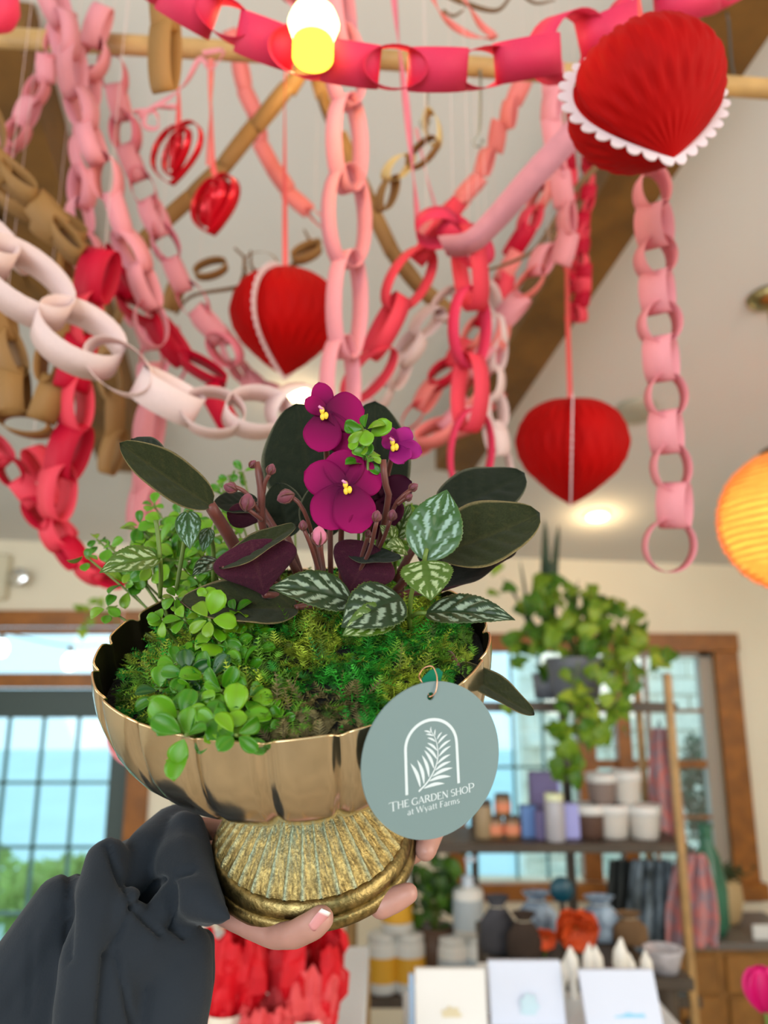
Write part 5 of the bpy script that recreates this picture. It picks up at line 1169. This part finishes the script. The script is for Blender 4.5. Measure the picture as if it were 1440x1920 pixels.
# tall dark snake plant leaves rising out of the pothos
sp = thing('snake_plant', 'slender dark upright leaves standing behind the pothos', 'potted plant', ppos+Vector((-.08, .12, .01)))
BL = leaf_mesh('leaf', prof_blade, .10, 4, 10, 0, .12, .5, 0, ctop=lambda u, v: (.018, .05, .018), thick=.02)
bla = mat('blade_leaf', attr=True, rough=.5)
for a, b, w in (((1025, 1120), (1048, 985), 1), ((1022, 1120), (1022, 975), 1.1), ((1030, 1130), (1030, 1040), .8), ((1000, 1140), (955, 1090), .5), ((995, 1130), (975, 1050), .5), ((1060, 1130), (1085, 1085), .6), ((1010, 1130), (940, 1080), .4)):
    A, B = PY(*a, YS+.24), PY(*b, YS+.2); link('leaf', BL, bla, sp, leaf_matrix(A-Vector((0, 0, .12)), B, CV(rnd.uniform(-.3, .3), .2, 1), w*1.3))
wobj('pot', *xf(lathe([(.001, 0), (.05, 0), (.06, .1), (.055, .1), (.001, .09)], 20), Matrix.Translation(ppos+Vector((-.08, .12, .01)))), mat('grey_pot'), sp, True)
# deep green plant behind the bowl foot
spots2 = [(815+rnd.gauss(0, 28), 1655+rnd.gauss(0, 40), YS+.08+rnd.uniform(-.06, .06)) for i in range(60)]
fp = PY(815, 1740, YS+.1); fp.z = zs['low']
leafy('leafy_houseplant', 'deep green houseplant behind the foot of the bowl', fp, spots2, [3, 1, 3], .055,
      lambda t: (wobj('pot', *xf(lathe([(.001, 0), (.05, 0), (.062, .10), (.066, .19), (.06, .19), (.001, .17)], 24), Matrix.Translation(fp)), mat('brown_pot', (.09, .045, .025), .5), t, True), [wobj('stem', *tube([fp+Vector((0, 0, .17)), PY(*q)], .003, 5), gstem_m, t) for q in spots2[:12]]))
spl = [(150+i*9+rnd.uniform(-6, 6), 1150+rnd.gauss(0, 8)-i*3, 2.45) for i in range(6)] + [(160, 1175, 2.45), (155, 1190, 2.45), (170, 1165, 2.45)]
hp = PY(345, 1700, 2.45); hp.z = PY(395, 1760, 2.3).z
leafy('tall_sprig', 'pale green sprig peeping out behind the left rim of the bowl', hp, spl, [2, 0], .036, lambda t: (wobj('stem', *tube(resample(catmull([hp+Vector((0, 0, .06))]+[PY(x, y, 2.45) for x, y in ((345, 1600), (300, 1400), (230, 1180), (190, 1148), (155, 1160), (156, 1192))]), 16)[0], .0025, 5), gstem_m, t, True), wobj('pot', *xf(lathe([(.001, 0), (.04, 0), (.055, .08), (.05, .08), (.001, .07)], 20), Matrix.Translation(hp)), mat('grey_pot'), t, True)))

# ------------------------------------------------------------------ dresser, scarves and goods at the right
YD = 3.7
zd = PY(1380, 1765, YD).z; xd0, xd1 = PY(1180, 1800, YD).x, PY(1520, 1800, YD).x
dr = thing('dresser', 'orange wood dresser with drawers and dark knobs at the lower right', 'dresser', Vector(((xd0+xd1)/2, YD+.2, 0)))
drw = mat('honey_dresser_wood', (.36, .16, .035), .4, var=.35, vscale=9, bump=.15, bscale=40)
wobj('carcass', *box(xd0, xd1, YD, YD+.45, 0, zd-.03, .006), drw, dr)
wobj('worktop', *box(xd0-.03, xd1+.03, YD-.03, YD+.47, zd-.03, zd, .006), mat('grey_worktop', (.16, .14, .13), .4), dr)
knob_m = mat('black_knob', (.02, .018, .015), .4)
for cx0, cx1 in ((1180, 1348), (1354, 1520)):
    a, b = PY(cx0, 1800, YD).x+.01, PY(cx1, 1800, YD).x-.01; z1_ = zd-.05; z0_ = z1_-.15
    d1 = wobj('drawer', *box(a, b, YD-.018, YD+.01, z0_, z1_, .005), drw, dr)
    wobj('handle', *box((a+b)/2-.05, (a+b)/2+.05, YD-.035, YD-.015, (z0_+z1_)/2-.01, (z0_+z1_)/2+.01, .004), knob_m, d1)
    mid = (a+b)/2
    for a2, b2, kx in ((a, mid-.005, mid-.03), (mid+.005, b, mid+.03)):
        d2 = wobj('cupboard_door', *box(a2, b2, YD-.018, YD+.01, .1, z0_-.015, .005), drw, dr)
        wobj('knob', *xf(lathe([(.006, 0), (.006, .012), (.016, .018), (.014, .028), (.001, .03)], 14), Matrix.Translation((kx, YD-.018, z0_-.1)) @ Matrix.Rotation(math.pi/2, 4, 'X')), knob_m, d2, True)
def on_dresser(px): v = PY(px, 1760, YD+.12); v.z = zd; return v
q = on_dresser(1383); q.y += .16; t = thing('tan_pot_plant', 'tan ceramic pot with dark foliage on the dresser', 'potted plant', q)
wobj('pot', *xf(lathe([(.001, 0), (.07, 0), (.085, .02), (.105, .10), (.10, .17), (.09, .20), (.08, .20), (.001, .18)], 28), Matrix.Translation(q)), mat('tan_ceramic', (.55, .38, .19), .5), t, True)
V, Fc = [], []
for i in range(300):
    p = q + Vector((rnd.gauss(0, .05), rnd.gauss(0, .05), .20+abs(rnd.gauss(0, .025)))); a_ = Vector((rnd.gauss(0, 1), rnd.gauss(0, 1), rnd.gauss(0, 1))).normalized()*.02; b_ = a_.orthogonal().normalized()*.008; k = len(V)
    V += [p-a_, p+b_, p+a_, p-b_]; Fc.append((k, k+1, k+2, k+3))
o = wobj('foliage', V, Fc, mat('dark_foliage', (.03, .05, .012), .8), t); o['kind'] = 'stuff'
q = on_dresser(1412); q.y -= .1
tag(wobj('small_card', *box(q.x-.04, q.x+.04, q.y, q.y+.01, zd, zd+.06, .002), wht, None), 'small white card standing before the tan pot', 'card')
q = on_dresser(1335); q.y -= .03; t = thing('green_vase', 'tall slender green vase on the dresser behind the floral scarf', 'vase', q)
wobj('body', *xf(lathe([(.001, 0), (.05, 0), (.07, .05), (.075, .2), (.055, .33), (.03, .38), (.028, .44), (.034, .46), (.024, .46), (.02, .4), (.001, .38)], 28), Matrix.Translation(q)), mat('green_glaze', (.05, .20, .12), .25, var=.3, vscale=8), t, True)
wobj('spout_rim', *xf(lathe([(.03, .455), (.037, .46), (.03, .468)], 24), Matrix.Translation(q)), mat('green_glaze'), t, True)
def scarf(name, label, px, pyt, pyb, wt, wb, Y, m, folds=4, cat='scarf', lean=0):
    V, Fc = [], []; nu, nv = 28, 20; 
    for j in range(nv+1):
        v = j/nv
        for i in range(nu+1):
            u = i/nu-.5; wpx = wt+(wb-wt)*math.sin(v*math.pi*.62)**.8; p = PY(px+lean*v+u*wpx, pyt+(pyb-pyt)*v, Y)
            p.y += .018*math.sin(u*folds*6.28+v*1.5)+.01*noise.noise(Vector((u*5, v*5, px*.1))); V.append(p)
    for j in range(nv):
        for i in range(nu): a = j*(nu+1)+i; Fc.append((a, a+1, a+nu+2, a+nu+1))
    t = thing(name, label, cat, PY(px, pyt, Y)); o = wobj('cloth', V, Fc, m, t, True); so = o.modifiers.new('s', 'SOLIDIFY'); so.thickness = .006
    wobj('hanging_loop', *tube([PY(px, pyt-14, Y+.01), PY(px-6, pyt+6, Y), PY(px+6, pyt+6, Y), PY(px, pyt-14, Y+.01)], .003, 6), cord_m, t)
flor = mat('floral_cloth', (.62, .20, .18), .9, vscale=26, col2=(.30, .25, .30)); dkc = mat('dark_patterned_cloth', (.035, .045, .05), .9, vscale=12, col2=(.22, .28, .34))
scarf('floral_scarf', 'pink floral scarf bunched at the lower right of the shelf', 1298, 1600, 1775, 46, 100, YS+.06, flor, 3, lean=-5)
scarf('floral_scarf', 'upper pink floral scarf hanging inside the shelf end', 1236, 1365, 1590, 26, 62, YS+.28, flor, 2, lean=22)
scarf('dark_scarf', 'dark grey patterned scarf hanging under the middle shelf', 1222, 1612, 1800, 70, 92, YS+.1, dkc, 4)
scarf('dark_scarf', 'charcoal shawl hanging left of the patterned dark scarf', 1168, 1612, 1770, 46, 66, YS+.16, mat('charcoal_cloth', (.03, .035, .035), .9, var=.4, vscale=8), 3)

# ------------------------------------------------------------------ counter of cards in front
YC = 1.62
zc0 = PY(1000, 1935, YC).z
ctr = thing('display_table', 'pale display table along the lower edge under the cards', 'table', Vector((.35, YC+.3, 0)))
wobj('table_top', *box(PY(760, 1935, YC).x, PY(1290, 1935, YC).x, YC-.02, YC+.2, zc0-.03, zc0, .004), mat('pale_table', (.66, .68, .72), .5), ctr)
for lx in (PY(780, 1935, YC).x, PY(1270, 1935, YC).x):
    for ly in (YC+.01, YC+.17): wobj('leg', *box(lx-.02, lx+.02, ly-.02, ly+.02, 0, zc0-.03, .003), post_m, ctr)
def card(label, x0, x1, yt, Y, m, design=None, lean=.02, xs=0):
    a, b = PY(x0, 1930, Y), PY(x1, 1930, Y); zt_ = PY((x0+x1)/2, yt, Y).z; t = thing('greeting_card', label, 'card', Vector(((a.x+b.x)/2, Y, zc0)), 'pale boxed cards along the front')
    V = []
    for y in (0, .012):
        V += [(a.x+xs, Y+y, zc0), (b.x+xs, Y+y, zc0), (b.x, Y+y+lean, zt_), (a.x, Y+y+lean, zt_)]
    wobj('card_stock', V, [(0, 1, 2, 3), (7, 6, 5, 4), (0, 4, 5, 1), (1, 5, 6, 2), (2, 6, 7, 3), (3, 7, 4, 0)], m, t)
    if design: design(t, (a+b)/2, Y, zt_, b.x-a.x)
def motif(cx, w, h, zo, col, pts=None):
    def f(t, c, Y, zt_, W):
        n = 14; V = []; 
        for y in (-.0015, -.0005):
            V += [(c.x+cx*W+math.cos(2*math.pi*i/n)*w*W*(1-.25*(i % 2)), Y+y+.006, zt_-zo*W+math.sin(2*math.pi*i/n)*h*W*(1-.25*(i % 2))) for i in range(n)]
        wobj('printed_motif', V, [tuple(range(n)), tuple(range(2*n-1, n-1, -1))]+[(i, (i+1) % n, n+(i+1) % n, n+i) for i in range(n)], mat('motif_'+'%.2f%.2f' % col[:2], col, .6), t)
    return f
wc1 = mat('warm_white_card', (.80, .78, .76), .6); wc2 = mat('cool_white_card', (.66, .70, .84), .55)
card('warm white card with a small gold motif at the left of the front row', 780, 914, 1824, YC, wc1, motif(0, .16, .12, .55, (.72, .62, .42)))
card('bluish white card in the middle of the front row', 922, 1062, 1812, YC+.03, wc2, motif(.02, .14, .18, .5, (.55, .72, .82)), lean=.03)
card('pale card with a light blue shape at the right of the front row', 1095, 1238, 1826, YC, wc2, motif(.15, .26, .08, .55, (.28, .62, .85)), lean=.02, xs=.008)
card('slim blue edged card standing at the left end of the front row', 768, 778, 1835, YC+.02, mat('blue_edge_card', (.45, .62, .85), .5))
card('pale card partly hidden behind the two left cards', 900, 935, 1815, YC+.09, wc1)
# white tulip shaped ornaments behind the cards
for i, (px, py, w, h) in enumerate(((1075, 1778, 26, 60), (1098, 1772, 20, 66), (1122, 1776, 24, 58), (1158, 1762, 26, 70), (1185, 1790, 20, 44), (1052, 1800, 20, 40), (1215, 1785, 22, 44))):
    Y = YC+.16; base = PY(px, py+h, Y); top = PY(px+(6 if i % 2 else -6), py, Y); base.z = zc0
    t = thing('ceramic_bud_vase', ['white bud ornament third from the left behind the cards', 'white bud ornament with a narrow tip left of centre', 'white bud ornament at the middle of its row', 'tallest white bud ornament behind the right card', 'small white bud ornament right of the tallest', 'leftmost white bud ornament behind the middle card', 'rightmost white bud ornament behind the right card'][i], 'ornament', base, 'white bud ornaments behind the cards')
    ax = (top-base); L = ax.length; ax = ax/L; x_ = ax.orthogonal().normalized(); M = frame(base, x_, ax.cross(x_), ax); r = w/2*Y/F
    wobj('body', *xf(lathe([(r*.5, 0), (r*.55, L*.02), (r*.5, L*.35), (r*.95, L*.6), (r*.9, L*.8), (r*.35, L*.96), (.001, L)], 16), M), mat('matt_white_ceramic', (.82, .78, .72), .6), t, True)
    wobj('petal_tip', *xf(lathe([(r*.7, L*.85), (r*.3, L*.99), (.001, L*1.04)], 8), M), mat('matt_white_ceramic'), t, True)
# orange and blue goods on the second table between
YM = 2.2
zm = PY(1050, 1800, YM).z
mt = thing('goods_table', 'low dark table of gifts between the cards and the shelf', 'table', Vector((.5, YM+.2, 0)))
wobj('table_top', *box(PY(920, 1800, YM).x, PY(1215, 1800, YM).x, YM-.1, YM+.35, zm-.03, zm, .004), board_m, mt)
for lx in (PY(935, 1800, YM).x, PY(1200, 1800, YM).x):
    for ly in (YM-.06, YM+.3): wobj('leg', *box(lx-.02, lx+.02, ly-.02, ly+.02, 0, zm-.03, .003), board_m, mt)
org = mat('orange_crepe', (.80, .09, .01), .6, var=.4, vscale=25)
def ruffle(name, label, px, py, Y, R, m, n=9, cat='paper flower', stem=True, zf=None, group=None):
    c = PY(px, py, Y); t = thing(name, label, cat, Vector((c.x, c.y, (zf if zf is not None else c.z-R))), group)
    me = leaf_mesh('petal', prof_petal, 1.15, 8, 8, .2, .6, .3, .10, ctop=lambda u, v: (1, 1, 1), thick=.01)
    for k in range(n):
        a = k*2.4; el = .15+.9*k/n; d = CV(math.cos(a)*math.cos(el), math.sin(a)*math.cos(el), math.sin(el)*.8).normalized()
        nr = (CV(0, 0, 1) - d*.3)
        link('petal', me, m, t, leaf_matrix(c+d*R*.05, c+d*R, nr))
    if stem: wobj('stem', *tube([c, Vector((c.x, c.y+.02, zf if zf is not None else c.z-R*1.5))], .004, 6), gstem_m, t)
ruffle('orange_paper_flower', 'large orange paper flower on the gift table', 1080, 1738, YM, .062, org, 12, zf=zm)
ruffle('orange_paper_flower', 'small orange paper flower left of the large one', 1022, 1758, YM, .032, org, 8, zf=zm)
def ball(name, label, px, py, Y, rx, rz, m, cat, z0):
    c = PY(px, py, Y); t = thing(name, label, cat, Vector((c.x, Y, z0)))
    wobj('disc', *xf(lathe([(.001, -.012), (rx*.8, -.012), (rx, 0), (rx*.8, .012), (.001, .012)], 28), Matrix.Translation(c) @ Matrix.Rotation(math.pi/2, 4, 'X')), m, t, True)
    wobj('stand', *tube([c-Vector((0, 0, rx*.9)), Vector((c.x, Y, z0))], .008, 8), cord_m, t)
ball('round_mirror', 'teal round disc in a grey ring standing on the gift table', 1053, 1668, YM+.1, .034, .034, mat('teal_enamel', (.0, .05, .08), .4), 'ornament', zm)
dgrey = mat('dark_grey_felt', (.06, .06, .075), .9, var=.4, vscale=12)
def sack(label, px, py, Y, w, h, m, group='dark fabric gift bags on the gift table', zf=None):
    k = Y/F/.97; c = PY(px, py, Y); z0 = zf if zf is not None else c.z; H = PY(px, py-h, Y).z-z0; r = w/2*k
    t = thing('gift_bag', label, 'bag', Vector((c.x, Y, z0)), group); M = Matrix.Translation((c.x, Y, z0)) @ Matrix.Diagonal((1, .7, 1, 1))
    wobj('bag_body', *xf(lathe([(.001, 0), (r*.9, .004), (r, H*.2), (r*.95, H*.55), (r*.5, H*.78), (r*.35, H*.82), (r*.6, H*.95), (r*.7, H)], 14), M), m, t, True)
    wobj('drawstring', *xf(lathe([(r*.37, H*.80), (r*.42, H*.815), (r*.37, H*.83)], 14), M), mat('string', (.5, .45, .35), .8), t)
sack('dark grey gift bag at the left of the gift table', 935, 1800, YM+.05, 62, 120, dgrey, zf=zm)
sack('brown black gift bag beside the dark grey one', 985, 1800, YM, 60, 90, mat('brown_felt', (.05, .03, .022), .9, var=.3, vscale=12), zf=zm)
sack('slate blue gift bag behind the orange flowers', 1010, 1800, YM+.18, 70, 128, mat('slate_cloth', (.14, .19, .27), .8, vscale=25, col2=(.42, .55, .70)), zf=zm)
sack('silver blue gift bag right of the large orange flower', 1130, 1800, YM+.16, 74, 120, mat('slate_cloth'), zf=zm)
sack('brown gift bag at the right of the gift table', 1185, 1800, YM+.12, 60, 90, mat('tan_felt', (.20, .11, .05), .9, var=.3, vscale=12), zf=zm)
# white paper bowl / trough at the right of the cards
q = PY(1250, 1870, 2.0)
tag(wobj('white_basket', *xf(lathe([(.001, 0), (.03, 0), (.045, .045), (.048, .05), (.042, .05), (.03, .01), (.001, .01)], 20), Matrix.Translation((q.x, q.y, zc0-.02))), mat('white_wicker', (.6, .56, .6), .8, var=.3, vscale=40), None, True), 'white round basket behind the right card', 'basket')
tb = thing('basket_stand', 'dark stand under the white round basket', 'stand', Vector((q.x, q.y, 0)))
wobj('stand_top', *box(q.x-.05, q.x+.05, q.y-.05, q.y+.05, zc0-.045, zc0-.02, .003), board_m, tb)
wobj('stand_column', *tube([(q.x, q.y, 0), (q.x, q.y, zc0-.045)], .025, 12), board_m, tb)
# magenta tulip at the lower right
c = PY(1432, 1858, 1.3); t = thing('magenta_tulip', 'bright magenta tulip bud at the lower right corner', 'flower', c)
mag = mat('magenta_petal', (.80, .0, .20), .5, trans=.25)
for k in range(6):
    a = k*1.047; r = .013 if k % 2 else .010
    me = LM.setdefault('tul', leaf_mesh('petal', prof_petal, .62, 6, 8, .25, -.9, .5, 0, ctop=lambda u, v: (1, 1, 1), thick=.02))
    dd = Vector((math.cos(a), math.sin(a), 0)); link('petal', me, mag, t, leaf_matrix(c-Vector((0, 0, .028))+dd*.004, c+Vector((0, 0, .034))+dd*.007, -dd*-1))
wobj('stem', *tube([c-Vector((0, 0, .028)), c-Vector((-.01, 0, .2))], .003, 6), gstem_m, t)
tvase = c-Vector((-.01, 0, .55))
wobj('vase', *xf(lathe([(.001, 0), (.03, 0), (.035, .2), (.02, .38), (.015, .38), (.001, .1)], 18), Matrix.Translation(tvase)), mat('clear_pink_glass', (.7, .4, .45), .2), t, True)
# ------------------------------------------------------------------ red tissue bouquets at the lower left, white counter behind
YR = 1.35
zr = PY(500, 1990, YR).z
rt = thing('bouquet_table', 'white table holding the red tissue bouquets', 'table', Vector((-.2, YR+.3, 0)))
wobj('table_top', *box(PY(300, 1990, YR).x, PY(680, 1990, YR).x, YR-.1, YR+.55, zr-.03, zr, .004), mat('pale_table'), rt)
for lx in (PY(320, 1990, YR).x, PY(660, 1990, YR).x):
    for ly in (YR-.06, YR+.5): wobj('leg', *box(lx-.02, lx+.02, ly-.02, ly+.02, 0, zr-.03, .003), post_m, rt)
redt = mat('red_tissue', (.80, .0, .012), .6, trans=.3, var=.15, vscale=30); cort = mat('coral_tissue', (.86, .09, .10), .6, trans=.3); crm = mat('cream_paper', (.80, .70, .58), .7)
def tissue(label, px, pyt, wpx, Y, m, m2, seedv, lean=0):
    r = random.Random(seedv); t = thing('tissue_bouquet', label, 'bouquet', PY(px, 1990, Y), 'red tissue bouquets')
    for s in range(5):
        V, Fc = [], []; nu, nv = 22, 12; a0 = s*1.3; k = Y/F/.97; H = (1990-pyt)*k*(.72+.28*r.random() if s else 1)
        for j in range(nv+1):
            v = j/nv
            for i in range(nu+1):
                u = i/nu; a = a0+u*2.1; rad = wpx*k*(.20+.26*math.sin(v*2.2))*(1+.05*math.sin(u*15+s)+.38*noise.noise(Vector((u*6, v*4, seedv+s))))
                z = v*H*(1-.06*v*abs(math.sin(u*9+s*2)))+.022*v*noise.noise(Vector((u*7, v*6, s+seedv)))
                V.append(Vector((PY(px+lean*v, 1990, Y).x+math.cos(a)*rad, Y+math.sin(a)*rad, zr+z)))
        for j in range(nv):
            for i in range(nu): a = j*(nu+1)+i; Fc.append((a, a+1, a+nu+2, a+nu+1))
        o = wobj('tissue_sheet', V, Fc, m2 if s in (1, 3) else m, t); so = o.modifiers.new('s', 'SOLIDIFY'); so.thickness = .0006
    wobj('cream_wrap', *xf(lathe([(wpx*.12*Y/F, 0), (wpx*.28*Y/F, (1990-pyt)*.38*Y/F)], 12), Matrix.Translation(Vector((PY(px, 1990, Y).x, Y-.03, zr)))), crm, t)
tissue('tall bright red tissue bouquet beside the sleeve', 425, 1762, 118, YR, redt, redt, 3, 10)
tissue('coral red crumpled tissue bouquet right of the tall one', 575, 1800, 125, YR+.02, redt, cort, 8)
tissue('low coral tissue between the two red bouquets', 498, 1880, 90, YR-.04, cort, cort, 5)
wc = thing('white_counter', 'pale grey counter behind the red tissue bouquets', 'counter', Vector((-.5, 2.4, 0)))
a, b = PY(395, 1760, 2.3), PY(650, 1760, 2.3)
wobj('counter_body', *box(a.x-.3, b.x-.09, 2.3, 2.75, 0, a.z-.03, .004), mat('pale_grey_panel', (.58, .60, .62), .6), wc)
wobj('counter_top', *box(a.x-.32, b.x-.07, 2.28, 2.77, a.z-.03, a.z, .004), mat('pale_table'), wc)
for px, lab, m in ((432, 'small terracotta pot at the left on the pale counter', (.72, .26, .09)), (478, 'small amber pot at the right on the pale counter', (.80, .38, .10)), (405, 'cream pot at the left end of the pale counter', (.70, .62, .50))):
    q = PY(px, 1752, 2.42); q.z = a.z; t = thing('small_pot', lab, 'pot', q, 'little pots on the pale counter')
    wobj('body', *xf(lathe([(.001, 0), (.025, 0), (.034, .045), (.038, .046), (.038, .06), (.03, .06), (.001, .05)], 20), Matrix.Translation(q)), mat('pot_%d' % px, m, .6), t, True)
    wobj('saucer', *xf(lathe([(.001, .0005), (.04, .0005), (.043, .006), (.001, .006)], 20), Matrix.Translation(q)), mat('pot_%d' % px), t, True)
t = thing('wooden_easel', 'pointed wooden easel leg standing right of the red bouquets', 'easel', PY(645, 1950, 1.9))
e0, e1 = PY(640, 2250, 1.9), PY(655, 1835, 1.9); e0.z = 0
wobj('leg', *tube([Vector((e0.x-.03, e0.y, 0)), e1-Vector((0, 0, .05)), e1], [.022, .02, .006], 8), mat('orange_turned_wood', (.52, .24, .08), .5, var=.3, vscale=20), t)
wobj('rear_leg', *tube([e1-Vector((0, -.01, .03)), Vector((e0.x+.08, e0.y+.35, 0))], .014, 8), mat('orange_turned_wood'), t)
